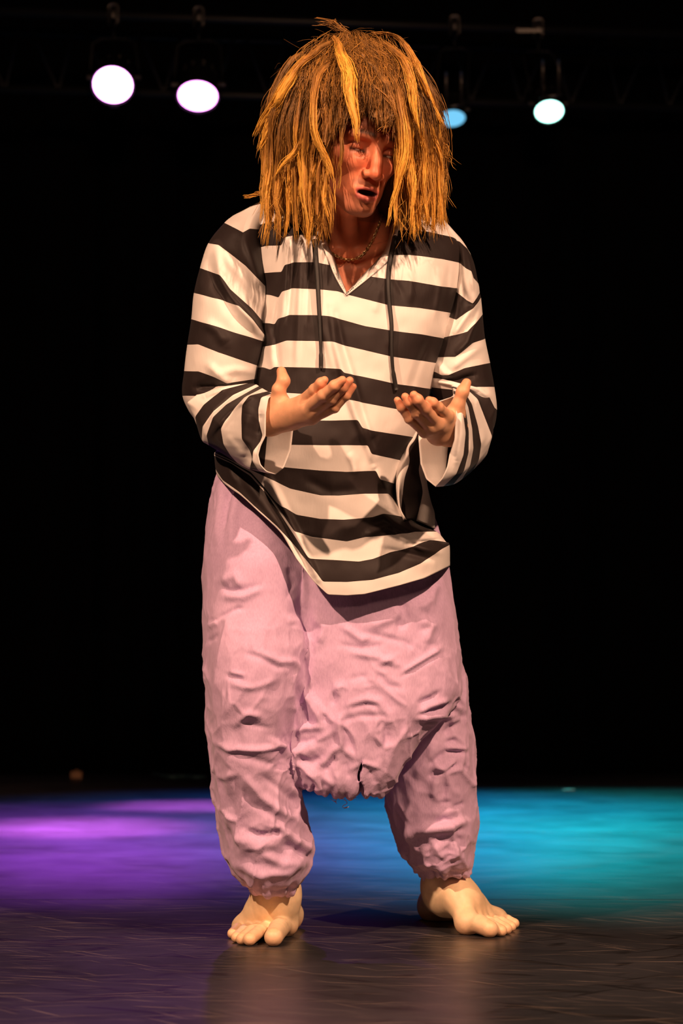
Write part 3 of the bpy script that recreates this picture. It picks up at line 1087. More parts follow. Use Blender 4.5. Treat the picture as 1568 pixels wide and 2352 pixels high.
leg_l = loft([(1060, 505, 660, 0.070, 0.100), (1200, 474, 700, 0.032, 0.130), (1300, 467, 712, 0.010, 0.148), (1400, 464, 715, 0.005, 0.148),
              (1500, 468, 713, -0.012, 0.152), (1560, 471, 708, -0.018, 0.150), (1620, 475, 692, -0.02, 0.142), (1700, 482, 674, -0.015, 0.130),
              (1780, 489, 686, 0.0, 0.122), (1850, 498, 696, 0.008, 0.115), (1900, 505, 703, 0.015, 0.112), (1950, 513, 718, 0.02, 0.108),
              (1985, 524, 714, 0.022, 0.108), (2010, 540, 704, 0.026, 0.104), (2032, 562, 688, 0.032, 0.092), (2050, 582, 674, 0.038, 0.074)])
bag = loft([(1060, 540, 960, 0.09, 0.100), (1200, 545, 1000, 0.080, 0.130), (1300, 560, 1030, 0.065, 0.152), (1400, 580, 1046, 0.050, 0.155),
            (1500, 600, 1056, 0.035, 0.145), (1590, 630, 1060, 0.015, 0.125), (1645, 650, 1016, -0.010, 0.100), (1700, 655, 970, -0.028, 0.078),
            (1760, 660, 925, -0.035, 0.064), (1800, 672, 899, -0.035, 0.055), (1822, 690, 886, -0.035, 0.045), (1836, 705, 879, -0.035, 0.036)])
crump = loft([(1480, 690, 716, -0.03, 0.030), (1540, 690, 726, -0.035, 0.045), (1620, 650, 735, -0.03, 0.060), (1680, 640, 741, -0.02, 0.070), (1740, 640, 738, -0.01, 0.075), (1790, 650, 730, 0.0, 0.07), (1812, 690, 722, 0.01, 0.05)])
leg_r = loft([(1430, 930, 1050, 0.09, 0.07), (1500, 915, 1056, 0.10, 0.09), (1600, 905, 1073, 0.115, 0.108), (1700, 898, 1086, 0.130, 0.106),
              (1770, 886, 1089, 0.135, 0.106), (1850, 888, 1091, 0.138, 0.106), (1900, 902, 1091, 0.135, 0.108), (1950, 922, 1089, 0.15, 0.100),
              (1978, 942, 1086, 0.155, 0.098), (1998, 966, 1081, 0.158, 0.088), (2014, 979, 1075, 0.162, 0.076)])


def trouser_field(P):
    px, py = proj(P)
    fb = bag(P)
    # torn seam and frayed lower edge of the hanging crotch
    xr = 826 + 3 * np.sin((py - 1740) / 9)
    wd = 4.0 * smoothstep(1740, 1750, py) - 1.6 * smoothstep(1752, 1762, py) + 10 * smoothstep(1795, 1840, py)
    rip = (np.abs(px - xr) - wd) / 1290.0
    rip = np.where(py < 1739, 0.02, rip)
    fb = np.maximum(fb, -np.maximum(rip, -0.02))
    edge = 1828 + 6 * np.sin(px / 5.3) + 5 * np.sin(px / 2.9 + 1) - 24 * smoothstep(760, 700, px) - 6 * np.exp(-((px - 835) / 14) ** 2)
    fb = np.maximum(fb, (py - edge) / 1290.0)
    f = smin(leg_l(P), fb, 0.003)
    f = smin(f, crump(P), 0.008)
    f = smin(f, leg_r(P), 0.004)
    return f


Vp, Qp = surface_nets(trouser_field, (-0.28, -0.20, 0.05), (0.27, 0.30, 0.95), 0.0031, 2.6)
Vp = laplace(Vp, Qp, 3, 0.5)
Np_ = vnormals(Vp, Qp)
px, py = proj(Vp)
front = smoothstep(0.15, -0.45, Np_[:, 1])
TF = [  # (polyline, width px, height m) : creases of the linen
    ([(510, 1105), (505, 1180), (498, 1260)], 8, 0.006), ([(530, 1110), (515, 1170), (510, 1215)], 7, -0.011), ([(548, 1125), (535, 1190), (532, 1260)], 9, 0.007),
    ([(508, 1338), (540, 1322), (556, 1350)], 8, 0.006), ([(508, 1345), (525, 1357), (560, 1356), (600, 1344)], 5, -0.006), ([(515, 1370), (560, 1372), (600, 1350)], 7, 0.005),
    ([(495, 1425), (520, 1412), (545, 1398), (560, 1398)], 4, -0.007), ([(480, 1440), (500, 1428)], 5, 0.004), ([(475, 1475), (500, 1458)], 4, -0.006),
    ([(705, 1200), (708, 1290), (706, 1400), (718, 1500)], 7, -0.004), ([(690, 1290), (700, 1350), (698, 1400)], 8, 0.007), ([(665, 1300), (672, 1340), (662, 1380)], 7, -0.006),
    ([(655, 1420), (678, 1430), (690, 1475), (705, 1520)], 8, 0.008), ([(600, 1500), (640, 1520), (672, 1520), (690, 1540)], 6, 0.006), ([(560, 1500), (600, 1512), (650, 1540)], 5, -0.005),
    ([(520, 1550), (560, 1562)], 5, -0.006), ([(530, 1570), (580, 1580), (640, 1560)], 6, 0.004), ([(528, 1545), (560, 1550)], 4, 0.004),
    ([(672, 1555), (668, 1620), (669, 1700), (670, 1790)], 6, 0.007), ([(682, 1560), (684, 1640), (684, 1700)], 6, -0.012),
    ([(688, 1560), (700, 1600), (730, 1640), (738, 1668)], 7, 0.008), ([(684, 1620), (700, 1650), (720, 1668)], 6, -0.009), ([(672, 1680), (700, 1672), (738, 1670)], 6, 0.008),
    ([(674, 1695), (700, 1705), (732, 1700)], 6, -0.009), ([(672, 1725), (700, 1730), (725, 1715)], 7, 0.006), ([(690, 1745), (715, 1752), (735, 1740)], 6, -0.010),
    ([(540, 1665), (570, 1640), (600, 1650)], 7, 0.005), ([(545, 1655), (580, 1668), (620, 1672)], 5, -0.004), ([(500, 1705), (530, 1722), (600, 1720), (650, 1712)], 5, 0.006),
    ([(505, 1718), (560, 1738), (640, 1760)], 7, -0.006), ([(620, 1700), (650, 1715), (665, 1745), (676, 1790)], 6, 0.009), ([(635, 1760), (660, 1740), (668, 1730)], 6, -0.007),
    ([(530, 1700), (525, 1760), (530, 1830)], 9, 0.005), ([(560, 1780), (600, 1830), (640, 1860), (680, 1885)], 8, 0.007), ([(540, 1800), (580, 1850), (640, 1880)], 7, -0.006),
    ([(600, 1780), (650, 1820), (690, 1850)], 6, -0.006), ([(660, 1800), (685, 1830), (690, 1870)], 6, 0.007),
    ([(520, 1870), (540, 1920), (570, 1940)], 9, 0.007), ([(560, 1905), (600, 1920), (650, 1912)], 6, -0.012), ([(560, 1925), (600, 1945), (640, 1935)], 10, 0.007),
    ([(530, 1900), (525, 1950), (540, 1990)], 7, -0.005), ([(640, 1900), (680, 1935), (715, 1958)], 7, 0.009), ([(650, 1940), (680, 1950), (710, 1970)], 6, -0.011), ([(600, 1960), (650, 1985), (700, 1980)], 9, 0.008),
    ([(540, 1985), (600, 2012), (660, 2005), (700, 1985)], 7, 0.006), ([(560, 1965), (600, 1990)], 6, -0.004),
    # hanging crotch panel
    ([(720, 1420), (745, 1440), (735, 1480)], 7, 0.006), ([(790, 1440), (830, 1470), (850, 1462)], 6, 0.006), ([(830, 1455), (880, 1462), (930, 1475), (960, 1490)], 6, -0.006),
    ([(850, 1440), (900, 1420), (930, 1400)], 7, 0.005), ([(810, 1500), (870, 1510), (920, 1530)], 6, 0.005), ([(780, 1480), (830, 1490), (880, 1480)], 5, -0.005),
    ([(920, 1555), (960, 1530), (1010, 1500)], 4, -0.007), ([(925, 1545), (965, 1520), (1012, 1490)], 5, 0.006), ([(860, 1540), (890, 1575), (930, 1580)], 6, -0.005), ([(870, 1525), (905, 1510)], 5, 0.005),
    ([(800, 1620), (840, 1606), (870, 1612), (890, 1640), (895, 1680)], 7, 0.006), ([(800, 1628), (840, 1618), (865, 1622)], 5, -0.006), ([(785, 1655), (830, 1645), (880, 1645)], 5, -0.006),
    ([(785, 1640), (778, 1680), (790, 1720), (815, 1745)], 6, 0.006), ([(880, 1650), (888, 1690), (880, 1730)], 6, -0.005), ([(905, 1620), (910, 1680), (900, 1730)], 7, 0.004),
    ([(770, 1590), (762, 1620)], 6, -0.007), ([(780, 1570), (775, 1600)], 6, 0.005), ([(750, 1640), (745, 1660)], 6, -0.006),
    ([(735, 1760), (760, 1730), (780, 1710)], 6, 0.008), ([(745, 1775), (775, 1740)], 5, -0.009), ([(700, 1770), (740, 1790), (770, 1800)], 8, 0.007), ([(730, 1780), (750, 1810)], 6, -0.009),
    ([(770, 1770), (780, 1800), (775, 1825)], 6, 0.006), ([(790, 1750), (800, 1790)], 5, -0.005), ([(850, 1770), (865, 1800)], 6, -0.006), ([(800, 1560), (835, 1555), (850, 1575)], 6, -0.005),
    ([(960, 1420), (990, 1440), (975, 1480)], 9, 0.008), ([(925, 1380), (930, 1420), (915, 1445)], 8, -0.012), ([(985, 1400), (995, 1470)], 8, -0.006), ([(1000, 1340), (985, 1380), (960, 1400)], 8, 0.006),
    # right leg
    ([(962, 1615), (990, 1605), (1010, 1590)], 4, -0.007), ([(960, 1635), (1000, 1618), (1030, 1605)], 5, 0.007), ([(965, 1640), (1000, 1630), (1030, 1615)], 4, -0.007),
    ([(960, 1650), (1010, 1642), (1045, 1645)], 6, 0.009), ([(1005, 1640), (1040, 1620), (1060, 1632)], 5, 0.006), ([(1020, 1690), (1045, 1665), (1065, 1640)], 6, -0.009), ([(1035, 1660), (1060, 1650)], 5, 0.006),
    ([(1005, 1700), (985, 1740), (950, 1790)], 9, 0.007), ([(1025, 1705), (1050, 1700)], 4, -0.008), ([(1025, 1725), (1065, 1728)], 4, -0.010), ([(1020, 1718), (1066, 1720)], 4, 0.006),
    ([(985, 1755), (1020, 1728)], 5, -0.008), ([(1000, 1762), (1020, 1768), (1045, 1745)], 5, 0.008), ([(990, 1775), (1020, 1772), (1050, 1752)], 4, -0.009), ([(985, 1785), (1005, 1775)], 5, -0.007),
    ([(1060, 1755), (1072, 1770)], 4, -0.009), ([(1000, 1790), (995, 1830)], 6, 0.005), ([(1025, 1800), (1020, 1830)], 6, -0.006), ([(1010, 1845), (1035, 1842)], 4, -0.008), ([(1040, 1855), (1070, 1845)], 4, -0.008),
    ([(1000, 1890), (1020, 1882), (1042, 1888)], 4, -0.008), ([(990, 1870), (1050, 1862)], 7, 0.005), ([(935, 1915), (985, 1905), (1030, 1900), (1075, 1885)], 8, 0.009),
    ([(1000, 1928), (1040, 1920), (1065, 1900)], 6, -0.011), ([(1030, 1932), (1060, 1925)], 5, -0.008), ([(905, 1870), (918, 1920), (930, 1945)], 6, -0.006), ([(925, 1900), (950, 1930), (965, 1960)], 6, 0.008),
    ([(965, 1945), (955, 1920)], 5, -0.010), ([(1000, 1935), (1015, 1970)], 6, 0.008), ([(985, 1950), (1010, 1970)], 6, -0.007), ([(1045, 1940), (1040, 1975)], 6, 0.006), ([(915, 1950), (935, 1965)], 6, 0.006),
]
H = strokes(px, py, [(a_, w_ * 1.35, h_ * (0.85 if h_ > 0 else 0.52)) for a_, w_, h_ in TF])
# crumpled linen everywhere: creased facets (cell noise) under a soft warp
def cells(P, size, seed):
    Q_ = P / size
    base_ = np.floor(Q_).astype(np.int64)
    best_ = np.full(len(P), 9.0)
    sec_ = np.full(len(P), 9.0)
    for dx_ in (-1, 0, 1):
        for dy_ in (-1, 0, 1):
            for dz_ in (-1, 0, 1):
                c_ = base_ + [dx_, dy_, dz_]
                h_ = _perm[(_perm[(_perm[(c_[:, 0] + seed) & 255] + c_[:, 1]) & 255] + c_[:, 2]) & 255]
                j_ = np.stack([_vals[h_], _vals[(h_ + 71) & 255], _vals[(h_ + 149) & 255]], -1) * 0.5 + 0.5
                d_ = np.linalg.norm(Q_ - c_ - j_, axis=1)
                sec_ = np.minimum(sec_, np.maximum(best_, d_))
                best_ = np.minimum(best_, d_)
    return best_, sec_ - best_


wp = Vp + 0.016 * np.stack([vnoise(Vp * 17), vnoise(Vp * 17 + 31), vnoise(Vp * 17 + 77)], -1)
sh = wp.copy()
sh[:, 2] = 0.75 * wp[:, 2] + 0.45 * np.abs(wp[:, 0])
f1, e1 = cells(sh, 0.066, 3)
f2, e2 = cells(sh, 0.034, 40)
pick1 = smoothstep(-0.15, 0.35, vnoise(Vp * 14 + 9))
pick2 = smoothstep(0.0, 0.5, vnoise(Vp * 19 + 39))
wr = 0.011 * (f1 - 0.5) + 0.0045 * (f2 - 0.5) + 0.0034 * pick1 * np.exp(-(e1 / 0.09) ** 2) + 0.0020 * pick2 * np.exp(-(e2 / 0.13) ** 2) + 0.0005 * vnoise(Vp * 95)
calm = 0.45 + 0.55 * smoothstep(1380, 1650, py)
# gathered elastic at the ankles
ga = np.zeros(len(Vp))
for (zc, cxx, cyy, xlo, xhi) in ((at(628, 2040, 0.05)[2], at(628, 2040, 0.05)[0], 0.05, -9, 0.0), (at(1026, 2004, 0.17)[2], at(1026, 2004, 0.17)[0], 0.17, 0.0, 9)):
    ang = np.arctan2(Vp[:, 1] - cyy, Vp[:, 0] - cxx)
    g = (0.6 * np.sin(ang * 17 + 2 * np.sin(ang * 5)) + 0.4 * np.sin(ang * 29)) * 0.0055
    z_ = Vp[:, 2]
    cinch = -0.004 * np.exp(-((z_ - zc - 0.006) / 0.006) ** 2)
    ga += np.where((Vp[:, 0] > xlo) & (Vp[:, 0] < xhi), (g + cinch) * smoothstep(zc + 0.055, zc + 0.006, z_), 0)
disp = np.clip(H, -0.0042, 0.010) * front * 1.15 + wr * calm + ga
Vp = Vp + Np_ * disp[:, None]
trousers = link('trousers', mesh_from('trousers', Vp, Qp, m_trouser), person)
trousers['label'] = 'crumpled lavender linen trousers with torn low crotch'
for pts in ([(780, 1832), (793, 1838), (797, 1846), (788, 1850), (787, 1855), (802, 1853), (790, 1857)], [(760, 1835), (770, 1842), (772, 1836)], [(768, 1838), (773, 1846)], [(838, 1818), (840, 1826), (845, 1822)], [(812, 1830), (818, 1834)], [(826, 1770), (824, 1778), (828, 1784)], [(871, 1826), (876, 1832)]):
    MB().tube(curve([at(a, c, -0.045) for a, c in pts], 16), 0.0006, 5).obj('loose_thread', m_trouser, trousers, smooth=True)

# ---------------------------------------------------------------- shirt
def resample(pl, n, by='arc'):
    pl = np.array(pl, float)
    if by == 'x':
        L_ = pl[:, 0] - pl[0, 0]
        L_ = np.maximum.accumulate(L_) + np.arange(len(pl)) * 1e-6
    else:
        L_ = np.concatenate([[0], np.cumsum(np.linalg.norm(np.diff(pl, axis=0), axis=1))])
    s = np.linspace(0, L_[-1], n)
    return np.stack([np.interp(s, L_, pl[:, 0]), np.interp(s, L_, pl[:, 1])], 1)


def hermite_rows(v, A, sub):
    """A: rows x ... ; interpolate along rows, sub steps per unit row"""
    v = np.array(v, float)
    M = np.zeros_like(A)
    M[1:-1] = ((A[1:-1] - A[:-2]) / (v[1:-1] - v[:-2]).reshape(-1, *[1] * (A.ndim - 1)) + (A[2:] - A[1:-1]) / (v[2:] - v[1:-1]).reshape(-1, *[1] * (A.ndim - 1))) / 2
    M[0] = (A[1] - A[0]) / (v[1] - v[0])
    M[-1] = (A[-1] - A[-2]) / (v[-1] - v[-2])
    out, vv = [], []
    for i in range(len(v) - 1):
        dv = v[i + 1] - v[i]
        n = max(2, int(round(sub * dv)))
        for t in np.linspace(0, 1, n, endpoint=False):
            h00 = 2 * t ** 3 - 3 * t ** 2 + 1
            h10 = t ** 3 - 2 * t ** 2 + t
            h01 = -2 * t ** 3 + 3 * t ** 2
            h11 = t ** 3 - t ** 2
            out.append(h00 * A[i] + h10 * dv * M[i] + h01 * A[i + 1] + h11 * dv * M[i + 1])
            vv.append(v[i] + t * dv)
    out.append(A[-1])
    vv.append(v[-1])
    return np.array(out), np.array(vv)


def soften(pl, w):
    """smooth resampled row a little, keeping the ends"""
    ker = np.hanning(w + 2)[1:-1]
    ker /= ker.sum()
    out = pl.copy()
    for k in range(2):
        y = np.concatenate([2 * pl[0, k] - pl[1:w // 2 + 1, k][::-1], pl[:, k], 2 * pl[-1, k] - pl[-w // 2:-1, k][::-1]])
        out[:, k] = np.convolve(y, ker, 'same')[w // 2:w // 2 + len(pl)]
    return out


def traced_tube(rows, nf, nb_, sub, by, folds=(), noise=0.0, p=2.2, sw=7):
    """rows: (v, front polyline, yc, d[, back polyline]) -> verts grid, v, closed in u"""
    fr, bk, yf, yb = [], [], [], []
    for r in rows:
        v, pl, yc, d = r[:4]
        f2 = soften(resample(pl, nf, by), sw)
        b2 = resample(r[4], nb_ + 2, 'arc')[1:-1][::-1] if len(r) > 4 else resample([pl[0], pl[-1]], nb_ + 2)[1:-1][::-1]
        pp = r[5] if len(r) > 5 else p
        s = np.linspace(-1, 1, nf)
        s2 = np.linspace(-1, 1, nb_ + 2)[1:-1][::-1]
        fr.append(np.concatenate([f2, b2]))
        yf.append(np.concatenate([yc - d * (1 - np.abs(s) ** pp) ** (1 / pp), yc + d * (1 - np.abs(s2) ** 2) ** 0.5]))
    A = np.concatenate([np.array(fr), np.array(yf)[..., None]], -1)
    G, vv = hermite_rows([r[0] for r in rows], A, sub)
    isf = np.concatenate([np.ones(nf), np.zeros(nb_)])
    isf = np.convolve(np.pad(isf, 4, mode='wrap'), np.ones(9) / 9, 'valid')
    h = strokes(G[..., 0].ravel(), G[..., 1].ravel(), folds).reshape(G.shape[:2]) if len(folds) else 0
    G[..., 2] -= h * isf
    Pw = at(G[..., 0], G[..., 1], G[..., 2])
    if noise:
        Pw[..., 1] += noise * fbm(Pw * 13.0, 3)
    nr, nc = Pw.shape[:2]
    i, k = np.meshgrid(np.arange(nr - 1), np.arange(nc), indexing='ij')
    k2 = (k + 1) % nc
    Q = np.stack([i * nc + k, i * nc + k2, (i + 1) * nc + k2, (i + 1) * nc + k], -1).reshape(-1, 4)
    return Pw.reshape(-1, 3), Q, np.repeat(vv, nc), G.reshape(-1, 3)


T = [
    (0, [(610, 462), (700, 452), (800, 448), (900, 455), (985, 482)], 0.050, 0.085),
    (1, [(560, 530), (573, 523), (624, 510), (700, 505), (800, 512), (913, 530), (982, 533), (1041, 547), (1062, 562)], 0.010, 0.115),
    (2, [(580, 572), (589, 570), (612, 565), (649, 564), (652, 546), (683, 540), (716, 542), (760, 550), (840, 576), (903, 586), (939, 586), (1015, 596), (1061, 606)], -0.015, 0.125),
    (3, [(590, 631), (608, 627), (649, 624), (652, 609), (675, 602), (724, 602), (770, 612), (840, 634), (895, 642), (939, 645), (1015, 659), (1052, 663)], -0.025, 0.130),
    (4, [(597, 676), (622, 678), (642, 684), (646, 671), (670, 662), (724, 664), (775, 669), (801, 678), (893, 701), (964, 708), (1036, 719)], -0.030, 0.133),
    (5, [(600, 742), (619, 743), (632, 745), (638, 733), (665, 724), (729, 725), (757, 727), (800, 739), (837, 749), (898, 759), (964, 768), (1022, 778)], -0.030, 0.137),
    (6, [(598, 798), (609, 796), (630, 792), (658, 783), (765, 785), (783, 792), (862, 810), (900, 819), (1006, 834)], -0.030, 0.140),
    (7, [(590, 845), (604, 844), (622, 849), (630, 843), (737, 845), (783, 847), (789, 856), (862, 871), (913, 882), (990, 893)], -0.025, 0.145),
    (8, [(580, 900), (640, 902), (700, 905), (790, 914), (806, 919), (840, 926), (913, 940), (975, 952)], -0.020, 0.150),
    (9, [(555, 956), (600, 960), (700, 966), (759, 966), (821, 964), (831, 983), (860, 990), (944, 1003), (958, 1006)], -0.015, 0.155),
    (10, [(520, 1012), (600, 1018), (667, 1022), (737, 1023), (844, 1023), (852, 1043), (919, 1057), (932, 1060)], -0.005, 0.165),
    (11, [(497, 1036), (540, 1048), (600, 1062), (654, 1073), (737, 1081), (796, 1084), (863, 1081), (872, 1101), (909, 1112), (918, 1114)], 0.005, 0.168, None, 2.6),
    (12, [(494, 1040), (530, 1056), (570, 1076), (618, 1099), (666, 1122), (737, 1138), (776, 1139), (836, 1134), (891, 1134), (913, 1160), (918, 1163)], 0.012, 0.172, None, 2.8),
    (13, [(493, 1042), (535, 1061), (577, 1084), (604, 1115), (634, 1152), (646, 1162), (681, 1182), (737, 1192), (788, 1194), (855, 1188), (879, 1180), (919, 1186), (964, 1206)], 0.018, 0.176, None, 3.0),
    (14, [(493, 1044), (535, 1064), (577, 1089), (604, 1120), (636, 1160), (677, 1221), (717, 1233), (796, 1244), (840, 1233), (899, 1229), (952, 1222), (1002, 1222)], 0.022, 0.178, None, 3.2),
    (15, [(493, 1047), (535, 1067), (575, 1093), (603, 1125), (638, 1170), (680, 1235), (709, 1283), (757, 1286), (824, 1290), (855, 1284), (895, 1269), (950, 1255), (985, 1240), (1024, 1246)], 0.026, 0.182, None, 3.2),
    (16, [(496, 1078), (512, 1103), (550, 1130), (595, 1172), (635, 1207), (709, 1292), (741, 1336), (796, 1337), (855, 1332), (915, 1316), (966, 1294), (1014, 1261), (1031, 1252)], 0.028, 0.186, None, 3.4),
    (17, [(500, 1094), (531, 1122), (570, 1143), (610, 1182), (648, 1225), (681, 1284), (720, 1335), (753, 1366), (796, 1368), (836, 1365), (915, 1345), (974, 1328), (1032, 1300)], 0.030, 0.186, None, 3.4),
]
T = [r if len(r) < 5 else (r[0], r[1], r[2], r[3], [r[1][0], r[1][-1]], r[5]) for r in T]
SF = [
    ([(660, 540), (656, 640), (650, 720), (625, 800)], 7, 0.006), ([(672, 545), (670, 640), (660, 740)], 5, -0.005), ([(690, 540), (690, 640), (684, 760), (680, 840)], 7, 0.006),
    ([(705, 545), (708, 640), (705, 740)], 5, -0.004), ([(722, 550), (728, 660), (745, 760), (765, 850)], 8, 0.006), ([(757, 700), (768, 790), (785, 850), (812, 940), (838, 1010), (858, 1070)], 9, 0.009),
    ([(772, 720), (790, 800), (815, 880), (838, 960), (862, 1040)], 8, -0.006), ([(862, 1075), (885, 1120), (912, 1175)], 8, 0.008), ([(800, 1040), (812, 1060), (818, 1090)], 9, 0.004),
    ([(612, 740), (622, 800), (625, 850)], 8, 0.008), ([(640, 690), (632, 760), (640, 840)], 6, -0.006), ([(900, 590), (905, 640), (925, 680)], 7, -0.004), ([(935, 590), (945, 640), (940, 700)], 8, 0.004),
    ([(1000, 600), (1010, 660), (1000, 730)], 8, 0.004), ([(1030, 605), (1025, 660), (1015, 720)], 7, -0.004), ([(985, 780), (960, 840), (940, 900)], 8, -0.005), ([(900, 720), (890, 800)], 7, 0.003),
    ([(855, 1190), (880, 1180), (905, 1200), (950, 1225)], 7, 0.010), ([(880, 1165), (905, 1180), (940, 1205)], 6, -0.006), ([(905, 1228), (935, 1245), (965, 1258), (1010, 1270)], 7, 0.010), ([(880, 1215), (920, 1240), (950, 1250)], 6, -0.007),
    ([(880, 1260), (930, 1270), (990, 1285)], 7, -0.006), ([(930, 1250), (970, 1245), (1010, 1240)], 5, -0.008), ([(840, 1230), (870, 1215), (900, 1205)], 8, 0.006), ([(700, 1100), (760, 1130), (820, 1125)], 12, -0.004),
    ([(620, 1100), (650, 1165), (685, 1235), (730, 1330)], 8, 0.010), ([(605, 1110), (635, 1170), (670, 1235), (712, 1310)], 7, -0.010), ([(560, 1100), (600, 1150), (650, 1215)], 9, 0.006),
    ([(520, 1050), (530, 1090), (545, 1110)], 8, 0.006), ([(800, 560), (795, 680)], 10, 0.004), ([(870, 660), (860, 720)], 9, 0.003),
]
VS, QS, AS = [], [], []
nvs = 0


def add_shirt(res, keep=None):
    global nvs
    V, Q, a, G = res
    if keep is not None:
        Q = Q[keep(G, Q)]
    VS.append(V); QS.append(Q + nvs); AS.append(a)
    nvs += len(V)


VNECK = np.array([(690, 430), (712, 500), (735, 548), (752, 585), (772, 632), (794, 675), (820, 655), (850, 632), (872, 612), (893, 592), (906, 560), (914, 520), (925, 430)])


def in_poly(px, py, poly):
    ins = np.zeros(px.shape, bool)
    j = len(poly) - 1
    for i in range(len(poly)):
        xi, yi = poly[i]
        xj, yj = poly[j]
        c = ((yi > py) != (yj > py)) & (px < (xj - xi) * (py - yi) / (yj - yi + 1e-9) + xi)
        ins ^= c
        j = i
    return ins


torso = traced_tube(T, 300, 110, 14, 'x', SF, 0.004)
nct = 410


def keep_torso(G, Q):
    c = G[Q].mean(1)
    fr_ = (Q[:, 0] % nct) < 300
    return ~(in_poly(c[:, 0], c[:, 1], VNECK) & fr_)


# snap the vertices next to the neck opening onto its line so that the edge is clean
add_shirt(torso, keep_torso)

SL = [  # viewer's left upper sleeve
    (0, [(535, 497), (570, 478), (600, 462), (628, 474)], 0.015, 0.050),
    (1, [(516, 513), (540, 525), (558, 535), (573, 526), (604, 528)], -0.015, 0.075),
    (2, [(479, 559), (502, 563), (563, 611), (617, 667)], -0.03, 0.085),
    (3, [(460, 616), (505, 632), (528, 665), (579, 711), (604, 741)], -0.035, 0.088),
    (4, [(446, 673), (502, 688), (548, 703), (579, 734), (612, 777)], -0.04, 0.090),
    (5, [(440, 733), (502, 752), (540, 765), (611, 786)], -0.04, 0.090),
    (6, [(431, 792), (456, 791), (502, 810), (593, 841)], -0.04, 0.088),
    (7, [(424, 853), (456, 853), (493, 866), (521, 880), (588, 870)], -0.035, 0.085),
    (8, [(420, 909), (445, 909), (480, 912), (520, 905), (586, 890)], -0.03, 0.075),
    (8.6, [(434, 943), (460, 950), (500, 940), (560, 915)], -0.03, 0.060),
    (9.2, [(452, 968), (470, 970), (500, 960), (540, 940)], -0.03, 0.040)]
SLF = [([(495, 560), (505, 640), (545, 700), (600, 760)], 10, 0.010), ([(480, 600), (500, 660), (540, 730), (600, 790)], 10, -0.008), ([(510, 580), (560, 640), (615, 720)], 12, 0.008), ([(560, 545), (590, 620), (612, 700)], 9, 0.008),
       ([(470, 740), (500, 760), (520, 790)], 12, 0.006), ([(480, 840), (510, 870), (530, 880)], 10, 0.008), ([(450, 890), (490, 885), (520, 890)], 8, -0.010), ([(500, 860), (540, 850), (590, 855)], 9, 0.005), ([(590, 650), (600, 690)], 8, -0.006), ([(450, 920), (475, 915), (505, 905)], 6, 0.008)]
add_shirt(traced_tube(SL, 130, 60, 14, 'arc', SLF, 0.004))
FL_ = [  # viewer's left forearm sleeve, near arcs from top to bottom
    (8.0, [(560, 878), (500, 880), (455, 905), (430, 925), (444, 955)], -0.035, 0.060),
    (9, [(575, 880), (510, 896), (468, 930), (449, 957), (452, 975)], -0.06, 0.065),
    (10, [(588, 884), (535, 908), (490, 945), (466, 980), (464, 1010)], -0.09, 0.068),
    (11, [(594, 888), (548, 914), (520, 930), (490, 958), (475, 1000), (480, 1022)], -0.12, 0.068),
    (12, [(602, 893), (562, 914), (540, 938), (515, 970), (508, 985), (514, 1020), (530, 1046), (545, 1062)], -0.165, 0.066),
    (13, [(614, 900), (573, 910), (557, 930), (555, 960), (556, 1008), (574, 1033), (580, 1052), (574, 1077)], -0.212, 0.066, None, 3.5),
    (14, [(624, 905), (600, 914), (594, 940), (594, 965), (604, 1000), (598, 1015), (582, 1036), (580, 1058), (594, 1080), (606, 1084)], -0.245, 0.056, None, 4),
    (14.8, [(630, 905), (616, 914), (610, 950), (609, 1002), (598, 1022), (592, 1045), (598, 1068), (612, 1083), (632, 1089)], -0.268, 0.044, [(630, 905), (652, 915), (666, 950), (672, 990), (667, 1035), (652, 1073), (632, 1089)], 4)]
FL_ = [r if len(r) < 5 or r[4] is not None else (r[0], r[1], r[2], r[3], [r[1][0], r[1][-1]], r[5]) for r in FL_]
FLF = [([(585, 872), (530, 885), (470, 910)], 6, 0.010), ([(580, 892), (530, 915), (480, 960)], 6, -0.010), ([(590, 900), (530, 940), (480, 1000)], 7, 0.010), ([(560, 930), (520, 965), (490, 1010)], 6, -0.008), ([(570, 950), (560, 1000), (560, 1050)], 9, 0.006), ([(600, 950), (598, 1000)], 7, -0.006), ([(520, 1000), (560, 1050)], 8, 0.006)]
add_shirt(traced_tube(FL_, 120, 80, 16, 'arc', FLF, 0.0035))

SR = [  # viewer's right upper sleeve
    (0, [(985, 480), (1005, 490), (1025, 512), (1040, 530)], 0.045, 0.040),
    (1, [(1025, 545), (1055, 556), (1072, 572), (1081, 588)], 0.025, 0.065),
    (2, [(1040, 600), (1058, 606), (1068, 617), (1081, 624), (1086, 640), (1097, 652)], 0.015, 0.078),
    (3, [(1030, 665), (1048, 671), (1072, 690), (1085, 697), (1094, 684), (1100, 673)], 0.01, 0.082),
    (4, [(1015, 722), (1032, 729), (1048, 735), (1085, 709), (1097, 694), (1103, 684)], 0.005, 0.085),
    (5, [(1005, 777), (1023, 775), (1074, 762), (1090, 744), (1107, 722)], 0.0, 0.087),
    (6, [(985, 823), (1005, 821), (1046, 820), (1084, 788), (1113, 778)], 0.0, 0.088),
    (7, [(975, 850), (1001, 854), (1015, 861), (1030, 861), (1066, 846), (1124, 834)], 0.0, 0.088),
    (8, [(975, 864), (1020, 872), (1048, 879), (1092, 890), (1134, 889)], 0.0, 0.085),
    (9, [(985, 888), (1040, 895), (1080, 900), (1105, 914), (1140, 941)], -0.005, 0.078),
    (9.6, [(1000, 915), (1050, 922), (1095, 942), (1136, 972)], -0.01, 0.065),
    (10.2, [(1020, 945), (1060, 955), (1095, 975), (1126, 1000)], -0.015, 0.045)]
